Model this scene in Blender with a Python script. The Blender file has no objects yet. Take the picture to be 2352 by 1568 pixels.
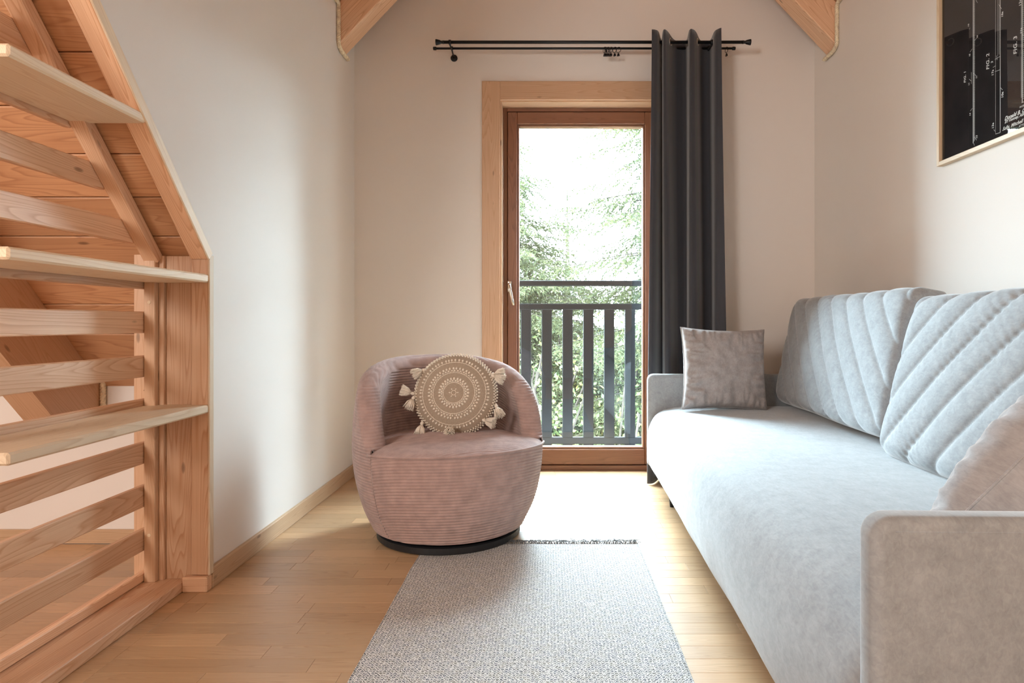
import bpy, bmesh, math, random
import numpy as np
from mathutils import Vector, Matrix, noise

random.seed(7)
C = bpy.context.scene.collection
sc = bpy.context.scene
PI = math.pi

# ------------------------------------------------------------------ camera, light, exposure
cam = bpy.data.cameras.new('camera'); camo = bpy.data.objects.new('camera', cam); C.objects.link(camo)
camo.location = (0, 0, 0.88); camo.rotation_euler = (PI/2, 0, 0)
cam.sensor_width = 36; cam.lens = 36*1500/2352
cam.shift_x = -86/2352; cam.shift_y = -44/2352
cam.clip_start = 0.02; cam.clip_end = 300
sc.camera = camo

SKY = 92.0
w = bpy.data.worlds.new('sky'); sc.world = w; w.use_nodes = True
bg = w.node_tree.nodes['Background']
bg.inputs['Color'].default_value = (0.68, 0.875, 1.0, 1); bg.inputs['Strength'].default_value = SKY

def area(name, loc, rot, sx, sy, power, col, portal=False):
    l = bpy.data.lights.new(name, 'AREA'); l.shape = 'RECTANGLE'; l.size = sx; l.size_y = sy
    l.energy = power; l.color = col
    if portal: l.cycles.is_portal = True
    o = bpy.data.objects.new(name, l); C.objects.link(o); o.location = loc; o.rotation_euler = rot
    return o
area('door_portal', (0.19, 3.99, 1.1), (-PI/2, 0, 0), 0.76, 1.95, 1, (1, 1, 1), True)
# daylight through the landing window behind the stair side, and an added warm fill behind the camera, not a lamp of the room
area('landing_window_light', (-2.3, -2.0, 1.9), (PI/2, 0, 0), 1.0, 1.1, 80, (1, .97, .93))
area('warm_fill_light', (0.3, -1.4, 2.55), (0, 0, 0), 0.5, 0.5, 26, (1, .77, .58))

sc.view_settings.view_transform = 'Standard'
sc.view_settings.look = 'None'
sc.view_settings.exposure = 0.3
sc.view_settings.gamma = 1.0
sc.view_settings.use_curve_mapping = False

# ------------------------------------------------------------------ materials
def newmat(name):
    m = bpy.data.materials.new(name); m.use_nodes = True
    nt = m.node_tree; b = nt.nodes['Principled BSDF']
    return m, nt, b
def N(nt, typ, **kw):
    n = nt.nodes.new(typ)
    for k, v in kw.items(): setattr(n, k, v)
    return n
def ramp(nt, src, stops):
    r = N(nt, 'ShaderNodeValToRGB'); nt.links.new(src, r.inputs[0])
    el = r.color_ramp.elements
    while len(el) < len(stops): el.new(0.5)
    for e, (p, c) in zip(el, stops):
        e.position = p; e.color = (*c, 1) if len(c) == 3 else c
    return r
def math_(nt, op, a, b=None):
    n = N(nt, 'ShaderNodeMath', operation=op)
    for i, v in enumerate((a, b)):
        if v is None: continue
        if isinstance(v, (int, float)): n.inputs[i].default_value = v
        else: nt.links.new(v, n.inputs[i])
    return n.outputs[0]
def mixc(nt, fac, a, b, mode='MIX'):
    n = N(nt, 'ShaderNodeMix', data_type='RGBA', blend_type=mode)
    ins = [n.inputs[0], n.inputs[6], n.inputs[7]]
    for s, v in zip(ins, (fac, a, b)):
        if isinstance(v, (int, float)): s.default_value = v
        elif isinstance(v, tuple): s.default_value = (*v, 1) if len(v) == 3 else v
        else: nt.links.new(v, s)
    return n.outputs[2]

def wood(name, light, dark, rough=0.5, ringscale=1.0, var=0.18, knots=True, contrast=1.0, along=14):
    """grain runs along local X; every object gets its own offset and tone"""
    m, nt, b = newmat(name); L = nt.links
    tc = N(nt, 'ShaderNodeTexCoord'); oi = N(nt, 'ShaderNodeObjectInfo')
    off = N(nt, 'ShaderNodeCombineXYZ')
    r1 = math_(nt, 'MULTIPLY', oi.outputs['Random'], 37.0)
    L.new(r1, off.inputs[0]); L.new(math_(nt, 'MULTIPLY', oi.outputs['Random'], 11.3), off.inputs[1]); L.new(math_(nt, 'MULTIPLY', oi.outputs['Random'], 5.7), off.inputs[2])
    add = N(nt, 'ShaderNodeVectorMath', operation='ADD'); L.new(tc.outputs['Object'], add.inputs[0]); L.new(off.outputs[0], add.inputs[1])
    # broad growth rings: contour lines of a stretched noise
    mp = N(nt, 'ShaderNodeMapping'); mp.inputs['Scale'].default_value = (.7*ringscale, 11*ringscale, 11*ringscale); L.new(add.outputs[0], mp.inputs[0])
    n1 = N(nt, 'ShaderNodeTexNoise'); n1.inputs['Scale'].default_value = 1.0; n1.inputs['Detail'].default_value = 1.5; L.new(mp.outputs[0], n1.inputs['Vector'])
    fr = math_(nt, 'FRACT', math_(nt, 'MULTIPLY', n1.outputs['Fac'], 30.0))
    ring = ramp(nt, fr, [(0.0, (0, 0, 0)), (0.62, (.35, .35, .35)), (0.88, (1, 1, 1)), (1.0, (0, 0, 0))])
    # fine fibres
    mp2 = N(nt, 'ShaderNodeMapping'); mp2.inputs['Scale'].default_value = (along*.35, 260, 260); L.new(add.outputs[0], mp2.inputs[0])
    n2 = N(nt, 'ShaderNodeTexNoise'); n2.inputs['Scale'].default_value = 1.0; n2.inputs['Detail'].default_value = 2; L.new(mp2.outputs[0], n2.inputs['Vector'])
    fac = math_(nt, 'ADD', math_(nt, 'MULTIPLY', ring.outputs[0], .55*contrast), math_(nt, 'MULTIPLY', n2.outputs['Fac'], .45*contrast))
    col = mixc(nt, fac, light, dark)
    if knots:
        mp3 = N(nt, 'ShaderNodeMapping'); mp3.inputs['Scale'].default_value = (4.5, 13, 13); L.new(add.outputs[0], mp3.inputs[0])
        vo = N(nt, 'ShaderNodeTexVoronoi'); vo.inputs['Scale'].default_value = 1.0; L.new(mp3.outputs[0], vo.inputs['Vector'])
        k = ramp(nt, vo.outputs['Distance'], [(0.0, (1, 1, 1)), (0.055, (.8, .8, .8)), (0.10, (0, 0, 0))])
        col = mixc(nt, math_(nt, 'MULTIPLY', k.outputs[0], .75), col, tuple(c*.33 for c in dark))
    tone = N(nt, 'ShaderNodeHueSaturation')
    L.new(math_(nt, 'ADD', math_(nt, 'MULTIPLY', oi.outputs['Random'], var*2), 1-var), tone.inputs['Value'])
    L.new(col, tone.inputs['Color']); L.new(tone.outputs[0], b.inputs['Base Color'])
    b.inputs['Roughness'].default_value = rough
    bp = N(nt, 'ShaderNodeBump'); bp.inputs['Strength'].default_value = .12; bp.inputs['Distance'].default_value = .002
    L.new(fac, bp.inputs['Height']); L.new(bp.outputs[0], b.inputs['Normal'])
    return m

def plain(name, col, rough=.6, metal=0, sheen=0, nscale=0, namt=0.1, bump=0, bscale=300):
    m, nt, b = newmat(name); L = nt.links
    b.inputs['Base Color'].default_value = (*col, 1); b.inputs['Roughness'].default_value = rough; b.inputs['Metallic'].default_value = metal
    if sheen:
        b.inputs['Sheen Weight'].default_value = sheen; b.inputs['Sheen Roughness'].default_value = .45
    tc = N(nt, 'ShaderNodeTexCoord')
    if nscale:
        n = N(nt, 'ShaderNodeTexNoise'); n.inputs['Scale'].default_value = nscale; n.inputs['Detail'].default_value = 4
        L.new(tc.outputs['Object'], n.inputs['Vector'])
        r = ramp(nt, n.outputs['Fac'], [(0.3, tuple(c*(1-namt) for c in col)), (0.7, tuple(min(1, c*(1+namt)) for c in col))])
        L.new(r.outputs[0], b.inputs['Base Color'])
    if bump:
        n = N(nt, 'ShaderNodeTexNoise'); n.inputs['Scale'].default_value = bscale; n.inputs['Detail'].default_value = 3
        L.new(tc.outputs['Object'], n.inputs['Vector'])
        bp = N(nt, 'ShaderNodeBump'); bp.inputs['Strength'].default_value = bump; bp.inputs['Distance'].default_value = .003
        L.new(n.outputs['Fac'], bp.inputs['Height']); L.new(bp.outputs[0], b.inputs['Normal'])
    return m

def velvet(name, col, sheen=.5):
    """brushed velour: streaky nap with soft blotches"""
    m, nt, b = newmat(name); L = nt.links
    tc = N(nt, 'ShaderNodeTexCoord')
    a = N(nt, 'ShaderNodeTexNoise'); a.inputs['Scale'].default_value = 24; a.inputs['Detail'].default_value = 6; a.inputs['Roughness'].default_value = .7; L.new(tc.outputs['Object'], a.inputs['Vector'])
    mp = N(nt, 'ShaderNodeMapping'); mp.inputs['Scale'].default_value = (150, 45, 100); mp.inputs['Rotation'].default_value = (0, 0, .35); L.new(tc.outputs['Object'], mp.inputs[0])
    c = N(nt, 'ShaderNodeTexNoise'); c.inputs['Scale'].default_value = 1; c.inputs['Detail'].default_value = 3; c.inputs['Distortion'].default_value = 1.0; L.new(mp.outputs[0], c.inputs['Vector'])
    f = math_(nt, 'ADD', math_(nt, 'MULTIPLY', a.outputs['Fac'], .6), math_(nt, 'MULTIPLY', c.outputs['Fac'], .4))
    r = ramp(nt, f, [(0.34, tuple(x*.80 for x in col)), (0.66, tuple(x*1.18 for x in col))])
    L.new(r.outputs[0], b.inputs['Base Color']); b.inputs['Roughness'].default_value = .85
    b.inputs['Sheen Weight'].default_value = sheen; b.inputs['Sheen Roughness'].default_value = .35
    bp = N(nt, 'ShaderNodeBump'); bp.inputs['Strength'].default_value = .12; bp.inputs['Distance'].default_value = .002
    L.new(c.outputs['Fac'], bp.inputs['Height']); L.new(bp.outputs[0], b.inputs['Normal'])
    return m

M = {}
M['pine'] = wood('pine', (.82, .56, .37), (.55, .27, .135), rough=.45, contrast=1.0)
M['pine_pale'] = wood('pale_pine', (.88, .73, .54), (.70, .51, .33), rough=.5, knots=False)
M['pine_deep'] = wood('deep_pine', (.68, .38, .20), (.42, .19, .09), rough=.5, var=.12)
M['casing'] = wood('casing_wood', (.68, .44, .28), (.54, .31, .17), rough=.4, var=.05)
M['sash'] = wood('sash_wood', (.26, .115, .062), (.15, .058, .03), rough=.35, var=.05, knots=False)
M['oak'] = wood('oak', (.58, .375, .21), (.40, .235, .12), rough=.32, var=.16, knots=False, contrast=.8, ringscale=1.6)
M['oak_gap'] = plain('stave_joint', (.18, .10, .05), .7)
M['base'] = wood('baseboard_wood', (.66, .46, .29), (.48, .29, .16), rough=.45, var=.06)
M['wall'] = plain('plaster', (.83, .77, .71), .85, bump=.05, bscale=160)
M['sofa'] = velvet('grey_velour', (.315, .33, .34))
M['throw'] = velvet('taupe_velour', (.36, .325, .31), .35)
M['throw2'] = velvet('silver_velour', (.37, .37, .38), .6)
M['black'] = plain('black_metal', (.02, .021, .023), .4, .6)
M['blackpl'] = plain('black_base', (.012, .012, .014), .5)
M['chrome'] = plain('brushed_steel', (.55, .50, .44), .25, 1)
M['rope'] = plain('rope_fibre', (.88, .70, .50), .9, nscale=60, namt=.25)
M['curtain'] = plain('curtain_fabric', (.046, .046, .054), .9, sheen=.4, bump=.1, bscale=700)
M['eyelet'] = plain('eyelet_metal', (.55, .53, .5), .35, 1)
M['rail'] = wood('stained_rail', (.0055, .0048, .0045), (.003, .0026, .0025), rough=.55, knots=False)
M['cord'] = plain('corduroy', (.43, .295, .265), .9, sheen=.25, nscale=25, namt=.14, bump=.35, bscale=500)
M['linen'] = plain('linen', (.40, .31, .23), .9, nscale=220, namt=.1, bump=.2, bscale=600)
M['ecru'] = plain('ecru_yarn', (.86, .76, .64), .9, nscale=120, namt=.1)
M['frame'] = wood('frame_wood', (.80, .62, .42), (.68, .49, .30), rough=.45, knots=False, var=.03)
M['ink'] = plain('white_ink', (.75, .70, .66), .7)
M['bark'] = plain('bark', (.025, .020, .016), .9, nscale=12, namt=.4)

# glass: transmission with thin mirror-like reflection
def glassmat():
    m, nt, b = newmat('window_glass'); nt.nodes.remove(b)
    out = nt.nodes['Material Output']; t = N(nt, 'ShaderNodeBsdfTransparent'); g = N(nt, 'ShaderNodeBsdfGlossy'); g.inputs['Roughness'].default_value = .0
    g.inputs['Color'].default_value = (.9, .95, 1, 1)
    t.inputs['Color'].default_value = (.95, .97, .96, 1)
    f = N(nt, 'ShaderNodeLayerWeight'); f.inputs['Blend'].default_value = .5
    fr = math_(nt, 'ADD', math_(nt, 'MULTIPLY', math_(nt, 'POWER', f.outputs['Facing'], 5.0), .9), .07)
    x = N(nt, 'ShaderNodeMixShader'); nt.links.new(fr, x.inputs[0]); nt.links.new(t.outputs[0], x.inputs[1]); nt.links.new(g.outputs[0], x.inputs[2]); nt.links.new(x.outputs[0], out.inputs[0])
    return m
M['glass'] = glassmat()

def postermat():
    m, nt, b = newmat('poster_print'); L = nt.links
    tc = N(nt, 'ShaderNodeTexCoord'); n = N(nt, 'ShaderNodeTexNoise'); n.inputs['Scale'].default_value = 6; n.inputs['Detail'].default_value = 7; L.new(tc.outputs['Object'], n.inputs['Vector'])
    r = ramp(nt, n.outputs['Fac'], [(0.3, (.010, .007, .007)), (0.75, (.030, .021, .020))]); L.new(r.outputs[0], b.inputs['Base Color'])
    b.inputs['Roughness'].default_value = .9; b.inputs['Specular IOR Level'].default_value = .08
    return m
M['poster'] = postermat()

def leafmat(name, cols, rough=.6):
    m, nt, b = newmat(name); L = nt.links
    g = N(nt, 'ShaderNodeNewGeometry'); r = ramp(nt, g.outputs['Random Per Island'], cols); L.new(r.outputs[0], b.inputs['Base Color'])
    b.inputs['Roughness'].default_value = rough
    # leaves let some light through
    t = N(nt, 'ShaderNodeBsdfTranslucent'); L.new(r.outputs[0], t.inputs['Color'])
    x = N(nt, 'ShaderNodeMixShader'); x.inputs[0].default_value = .35
    out = nt.nodes['Material Output']; L.new(b.outputs[0], x.inputs[1]); L.new(t.outputs[0], x.inputs[2]); L.new(x.outputs[0], out.inputs[0])
    return m
M['needle'] = leafmat('spruce_needles', [(0, (.017, .021, .010)), (.6, (.036, .040, .017)), (1, (.062, .060, .028))])
M['leaf'] = leafmat('mixed_leaves', [(0, (.022, .038, .014)), (.55, (.050, .066, .024)), (.8, (.09, .078, .026)), (1, (.13, .095, .035))])
M['grass'] = plain('meadow', (.022, .030, .014), .9, nscale=1.5, namt=.4)

for k_, lv in (('rail', .08), ('bark', .05), ('grass', .02), ('needle', .1), ('leaf', .1)):
    M[k_].node_tree.nodes['Principled BSDF'].inputs['Specular IOR Level'].default_value = lv

def rugmat():
    m, nt, b = newmat('woven_rug'); L = nt.links
    tc = N(nt, 'ShaderNodeTexCoord')
    nz = N(nt, 'ShaderNodeTexNoise'); nz.inputs['Scale'].default_value = 70; nz.inputs['Detail'].default_value = 2; L.new(tc.outputs['Object'], nz.inputs['Vector'])
    dv = N(nt, 'ShaderNodeVectorMath', operation='SCALE'); L.new(nz.outputs['Color'], dv.inputs[0]); dv.inputs['Scale'].default_value = .0085
    av = N(nt, 'ShaderNodeVectorMath', operation='ADD'); L.new(tc.outputs['Object'], av.inputs[0]); L.new(dv.outputs[0], av.inputs[1])
    s = N(nt, 'ShaderNodeSeparateXYZ'); L.new(av.outputs[0], s.inputs[0])
    p = .0190
    def cell(off):       # distance to the centres of one square lattice, in diamond metric
        ax = math_(nt, 'ABSOLUTE', math_(nt, 'SUBTRACT', math_(nt, 'FRACT', math_(nt, 'ADD', math_(nt, 'DIVIDE', s.outputs[0], p), off)), .5))
        ay = math_(nt, 'ABSOLUTE', math_(nt, 'SUBTRACT', math_(nt, 'FRACT', math_(nt, 'ADD', math_(nt, 'DIVIDE', s.outputs[1], p), off)), .5))
        return math_(nt, 'ADD', ax, ay)
    d = math_(nt, 'MINIMUM', cell(0), cell(.5))      # 0 at motif centres, .5 on diamond edges
    rr = ramp(nt, d, [(0.0, (.4, .4, .4)), (.06, (.1, .1, .1)), (.11, (1, 1, 1)), (.22, (1, 1, 1)), (.27, (0, 0, 0)), (.40, (0, 0, 0)), (.46, (1, 1, 1))])
    n2 = N(nt, 'ShaderNodeTexNoise'); n2.inputs['Scale'].default_value = 190; n2.inputs['Detail'].default_value = 2; L.new(tc.outputs['Object'], n2.inputs['Vector'])
    br = ramp(nt, n2.outputs['Fac'], [(.37, (0, 0, 0)), (.46, (1, 1, 1))])
    fac = math_(nt, 'MULTIPLY', rr.outputs[0], br.outputs[0])
    n3 = N(nt, 'ShaderNodeTexNoise'); n3.inputs['Scale'].default_value = 45; L.new(tc.outputs['Object'], n3.inputs['Vector'])
    dark = ramp(nt, n3.outputs['Fac'], [(.35, (.035, .045, .085)), (.55, (.05, .05, .05)), (.65, (.09, .075, .045))])
    col = mixc(nt, fac, (.72, .70, .67), dark.outputs[0]); L.new(col, b.inputs['Base Color'])
    b.inputs['Roughness'].default_value = .95
    wv = N(nt, 'ShaderNodeTexNoise'); wv.inputs['Scale'].default_value = 320; L.new(tc.outputs['Object'], wv.inputs['Vector'])
    bp = N(nt, 'ShaderNodeBump'); bp.inputs['Strength'].default_value = .5; bp.inputs['Distance'].default_value = .003
    L.new(wv.outputs['Fac'], bp.inputs['Height']); L.new(bp.outputs[0], b.inputs['Normal'])
    return m
M['rug'] = rugmat()
M['fringe'] = plain('fringe_yarn', (.16, .16, .16), .95, nscale=90, namt=.7)

# ------------------------------------------------------------------ helpers
def link(o, parent=None):
    C.objects.link(o)
    if parent is not None: o.parent = parent
    return o
def mesh_obj(name, verts, faces, mat, parent=None, smooth=False):
    me = bpy.data.meshes.new(name); me.from_pydata([tuple(v) for v in verts], [], faces); me.update()
    if smooth: me.polygons.foreach_set('use_smooth', [True]*len(me.polygons))
    if mat: me.materials.append(M[mat])
    return link(bpy.data.objects.new(name, me), parent)
def bm_obj(name, bm, mat, parent=None, smooth=False):
    bmesh.ops.recalc_face_normals(bm, faces=bm.faces)
    me = bpy.data.meshes.new(name); bm.to_mesh(me); bm.free()
    if smooth: me.polygons.foreach_set('use_smooth', [True]*len(me.polygons))
    me.materials.append(M[mat])
    return link(bpy.data.objects.new(name, me), parent)
def thing(name, label, cat, loc=(0, 0, 0), rz=0, group=None):
    o = bpy.data.objects.new(name, None); C.objects.link(o); o.empty_display_size = .05
    o.location = loc; o.rotation_euler = (0, 0, rz); o['label'] = label; o['category'] = cat
    if group: o['group'] = group
    return o
def tag(o, label, cat, group=None):
    o['label'] = label; o['category'] = cat
    if group: o['group'] = group
    return o
def struct(o, label=None, cat=None):
    o['kind'] = 'structure'
    if label: o['label'] = label
    if cat: o['category'] = cat
    return o
_cache = {}
def chamfer_mesh(l, w_, t, mat, bev):
    key = (round(l, 4), round(w_, 4), round(t, 4), mat, bev)
    if key in _cache: return _cache[key]
    bm = bmesh.new(); bmesh.ops.create_cube(bm, size=1)
    for v in bm.verts: v.co = Vector((v.co.x*l, v.co.y*w_, v.co.z*t))
    if bev: bmesh.ops.bevel(bm, geom=list(bm.edges), offset=bev, segments=1, affect='EDGES')
    bmesh.ops.recalc_face_normals(bm, faces=bm.faces)
    me = bpy.data.meshes.new('board'); bm.to_mesh(me); bm.free(); me.materials.append(M[mat])
    _cache[key] = me; return me
def board(name, c, l, w_, t, mat, parent=None, ex=(1, 0, 0), ey=(0, 1, 0), bev=.002):
    """box with its length (and grain) along ex, width along ey"""
    ex = Vector(ex).normalized(); ey = Vector(ey); ey = (ey - ex*ey.dot(ex)).normalized(); ez = ex.cross(ey)
    o = bpy.data.objects.new(name, chamfer_mesh(l, w_, t, mat, bev)); link(o, parent)
    mt = Matrix((ex, ey, ez)).transposed().to_4x4(); mt.translation = Vector(c)
    o.matrix_local = mt
    return o
def box(name, lo, hi, mat, parent=None, grain='x', bev=.002):
    c = [(a+b)/2 for a, b in zip(lo, hi)]; d = [b-a for a, b in zip(lo, hi)]
    if grain == 'x': return board(name, c, d[0], d[1], d[2], mat, parent, (1, 0, 0), (0, 1, 0), bev)
    if grain == 'y': return board(name, c, d[1], d[0], d[2], mat, parent, (0, 1, 0), (-1, 0, 0), bev)
    return board(name, c, d[2], d[0], d[1], mat, parent, (0, 0, 1), (1, 0, 0), bev)
def prism(name, poly, axis, a, b, mat, parent=None):
    """extrude a 2-D polygon along an axis: axis 'y' -> poly is (x,z); axis 'x' -> poly is (y,z)"""
    f = (lambda p, t: (p[0], t, p[1])) if axis == 'y' else (lambda p, t: (t, p[0], p[1]))
    n = len(poly); vs = [f(p, a) for p in poly]+[f(p, b) for p in poly]
    bm = bmesh.new(); bv = [bm.verts.new(v) for v in vs]
    bm.faces.new(bv[:n]); bm.faces.new(bv[n:][::-1])
    for i in range(n): bm.faces.new((bv[i], bv[(i+1) % n], bv[n+(i+1) % n], bv[n+i]))
    return bm_obj(name, bm, mat, parent)
def tube_geo(path, rad, seg=8, closed=False, cap=True):
    """verts, faces of a tube along path; rad may be a list"""
    P = [Vector(p) for p in path]; n = len(P); vs = []; fs = []
    R = rad if isinstance(rad, (list, tuple)) else [rad]*n
    up = None
    for i in range(n):
        a = P[(i-1) % n] if (closed or i > 0) else P[i]; b = P[(i+1) % n] if (closed or i < n-1) else P[i]
        t = (b-a).normalized()
        if up is None:
            up = Vector((0, 0, 1)) if abs(t.z) < .9 else Vector((1, 0, 0))
        up = (up - t*up.dot(t)).normalized(); s = t.cross(up)
        for k in range(seg):
            an = 2*PI*k/seg; vs.append(P[i] + (up*math.cos(an)+s*math.sin(an))*R[i])
    for i in range(n if closed else n-1):
        j = (i+1) % n
        for k in range(seg):
            k2 = (k+1) % seg; fs.append((i*seg+k, i*seg+k2, j*seg+k2, j*seg+k))
    if cap and not closed:
        fs.append(tuple(range(seg))[::-1]); fs.append(tuple((n-1)*seg+k for k in range(seg)))
    return vs, fs
def join_geo(parts):
    V = []; F = []
    for v, f in parts:
        o = len(V); V += list(v); F += [tuple(i+o for i in q) for q in f]
    return V, F
def tube(name, path, rad, mat, parent=None, seg=10, closed=False):
    v, f = tube_geo(path, rad, seg, closed); return mesh_obj(name, v, f, mat, parent, True)
def lathe_geo(prof, c=(0, 0, 0), seg=32, axis=Vector((0, 0, 1)), start=Vector((1, 0, 0))):
    axis = Vector(axis).normalized(); s = Vector(start); s = (s-axis*s.dot(axis)).normalized(); t = axis.cross(s); vs = []; fs = []
    for r, z in prof:
        for k in range(seg):
            a = 2*PI*k/seg; vs.append(Vector(c)+axis*z+(s*math.cos(a)+t*math.sin(a))*r)
    for i in range(len(prof)-1):
        for k in range(seg):
            k2 = (k+1) % seg; fs.append((i*seg+k, i*seg+k2, (i+1)*seg+k2, (i+1)*seg+k))
    fs.append(tuple(range(seg))[::-1]); fs.append(tuple((len(prof)-1)*seg+k for k in range(seg)))
    return vs, fs
def rope(name, path, rad, parent, pitch=.035):
    """three-strand twisted rope"""
    P = [Vector(p) for p in path]; pts = []; s = 0
    for a, b in zip(P[:-1], P[1:]):
        L = (b-a).length; n = max(2, int(L/.004))
        for i in range(n): pts.append((a.lerp(b, i/n), s+L*i/n))
        s += L
    pts.append((P[-1], s))
    # soften the corners
    q = [p for p, _ in pts]
    for _ in range(12): q = [q[0]]+[(q[i-1]+q[i]*2+q[i+1])/4 for i in range(1, len(q)-1)]+[q[-1]]
    parts = []
    for k in range(3):
        up = Vector((.3, .2, 1)); line = []
        for i in range(len(q)):
            t = (q[min(i+1, len(q)-1)]-q[max(i-1, 0)]).normalized(); up = (up-t*up.dot(t)).normalized(); sd = t.cross(up)
            a = 2*PI*(pts[i][1]/pitch+k/3); line.append(q[i]+(up*math.cos(a)+sd*math.sin(a))*rad*.5)
        parts.append(tube_geo(line, rad*.56, 6))
    v, f = join_geo(parts); return mesh_obj(name, v, f, 'rope', parent, True)
def rounded_box(nx, ny, nz, lx, ly, lz, r):
    """dense box surface with rounded edges; returns verts (Vector), faces, normals"""
    idx = {}; vs = []; ns = []; fs = []
    def vert(i, j, k):
        key = (i, j, k)
        if key in idx: return idx[key]
        p = Vector(((i/nx-.5)*lx, (j/ny-.5)*ly, (k/nz-.5)*lz))
        q = Vector((max(-lx/2+r, min(lx/2-r, p.x)), max(-ly/2+r, min(ly/2-r, p.y)), max(-lz/2+r, min(lz/2-r, p.z))))
        d = p-q
        n = d.normalized() if d.length > 1e-9 else Vector((0, 0, 1))
        # soften the cube corner mapping
        idx[key] = len(vs); vs.append(q+n*r); ns.append(n); return idx[key]
    for j in range(ny):
        for k in range(nz):
            fs.append((vert(0, j, k), vert(0, j, k+1), vert(0, j+1, k+1), vert(0, j+1, k)))
            fs.append((vert(nx, j, k), vert(nx, j+1, k), vert(nx, j+1, k+1), vert(nx, j, k+1)))
    for i in range(nx):
        for k in range(nz):
            fs.append((vert(i, 0, k), vert(i+1, 0, k), vert(i+1, 0, k+1), vert(i, 0, k+1)))
            fs.append((vert(i, ny, k), vert(i, ny, k+1), vert(i+1, ny, k+1), vert(i+1, ny, k)))
    for i in range(nx):
        for j in range(ny):
            fs.append((vert(i, j, 0), vert(i, j+1, 0), vert(i+1, j+1, 0), vert(i+1, j, 0)))
            fs.append((vert(i, j, nz), vert(i+1, j, nz), vert(i+1, j+1, nz), vert(i, j+1, nz)))
    return vs, fs, ns
def smoothstep(a, b, x):
    t = max(0, min(1, (x-a)/(b-a))); return t*t*(3-2*t)

# ------------------------------------------------------------------ room dimensions (metres; camera at the origin, +Y towards the door)
XL, XR, YB = -1.13, 1.537, 3.785
EAVE = 2.58                      # where the dormer ceiling meets the side walls
SL = 1.054                       # rise over run of the main roof
RZ = .622
def roof_z(y): return RZ + (2.61-y)*SL

# floor: base slab, oak staves
floor = struct(prism('floor', [(-2.5, -.12), (3.9, -.12), (3.9, -.0125), (-2.5, -.0125)], 'x', -3.3, XR+.14, 'oak_gap'))
rows = []
SW = .068
def stave_row(y, x0, x1, single, store):
    x = x0 - random.random()*.35
    while x < x1:
        l = random.choice((.34, .42, .50, .58)); a, b = max(x, x0), min(x+l, x1)
        if b-a > .03:
            if single: board('stave', ((a+b)/2, y, -.006), b-a-.0006, SW-.0006, .012, 'oak', floor, bev=.0004)
            else: store.append((a, b, y))
        x += l
store = []
y = YB+.10-SW/2
while y > -2.5:
    if y > YB-.02: stave_row(y, -.28, .65, True, store)
    else:
        stave_row(y, XL-.01, XR+.01, y > 1.35, store)
        if y < 2.62:
            stave_row(y, -2.0, XL-.01, y > 1.5, store); stave_row(y, -3.2, -2.0, False, store)
    y -= SW
vs, fs = [], []
for a, b, yy in store:
    i = len(vs); h = SW/2-.0003
    vs += [(a+.0003, yy-h, -.012), (b-.0003, yy-h, -.012), (b-.0003, yy+h, -.012), (a+.0003, yy+h, -.012), (a+.0003, yy-h, 0), (b-.0003, yy-h, 0), (b-.0003, yy+h, 0), (a+.0003, yy+h, 0)]
    fs += [(i+4, i+5, i+6, i+7), (i, i+1, i+5, i+4), (i+1, i+2, i+6, i+5), (i+2, i+3, i+7, i+6), (i+3, i, i+4, i+7)]
o = mesh_obj('stave_field', vs, fs, 'oak', floor); o['kind'] = 'stuff'

# walls
TW = .42
bm = bmesh.new()
def bmbox(bm, lo, hi):
    r = bmesh.ops.create_cube(bm, size=1)
    for v in r['verts']: v.co = Vector([(lo[i]+hi[i])/2+v.co[i]*(hi[i]-lo[i]) for i in range(3)])
DX0, DX1, DZ = -.285, .650, 2.165          # door opening
bmbox(bm, (XL-.14, YB, -.01), (DX0, YB+TW, EAVE+.0)); bmbox(bm, (DX1, YB, -.01), (XR+.14, YB+TW, EAVE)); bmbox(bm, (DX0, YB, DZ), (DX1, YB+TW, EAVE))
XC = (XL+XR)/2; APEX = EAVE+(XC-XL)*1.06
wb = struct(bm_obj('wall_back', bm, 'wall'))
g = prism('gable', [(XL-.14, EAVE), (XR+.14, EAVE), (XC, APEX+.14)], 'y', YB, YB+TW, 'wall', wb)
def wall_poly(): 
    y0 = 2.163; z0 = 1.10; ztop = EAVE; yt = y0-(ztop-z0)/SL
    return [(YB, -.01), (YB, EAVE), (yt, ztop), (y0, z0), (y0, -.01)]
bm = bmesh.new()
def bmprism(bm, poly, a, b):
    n = len(poly); bv = [bm.verts.new((a, p[0], p[1])) for p in poly]+[bm.verts.new((b, p[0], p[1])) for p in poly]
    bm.faces.new(bv[:n]); bm.faces.new(bv[n:][::-1])
    for i in range(n): bm.faces.new((bv[i], bv[(i+1) % n], bv[n+(i+1) % n], bv[n+i]))
bmprism(bm, wall_poly(), XL-.011, XL)
bmprism(bm, [(YB, -.01), (YB, roof_z(2.62)-.05), (2.62, roof_z(2.62)-.03), (2.166, roof_z(2.166)-.03), (2.166, -.01)], XL-.13, XL-.011)
wl = struct(bm_obj('wall_left', bm, 'wall'))
wr = struct(box('wall_right', (XR, -2.5, -.01), (XR+.14, YB, EAVE), 'wall', bev=0))
# landing beside the shelving: knee wall, far wall, rear wall
struct(box('wall_landing', (-3.2, 2.61, -.01), (XL-.13, 2.71, .66), 'wall', bev=0))
struct(box('wall_far_left', (-3.3, -2.5, -.01), (-3.2, 2.71, 3.2), 'wall', bev=0))
struct(box('wall_rear', (-3.3, -2.6, -.01), (XR+.14, -2.5, 4.1), 'wall', bev=0))

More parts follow.
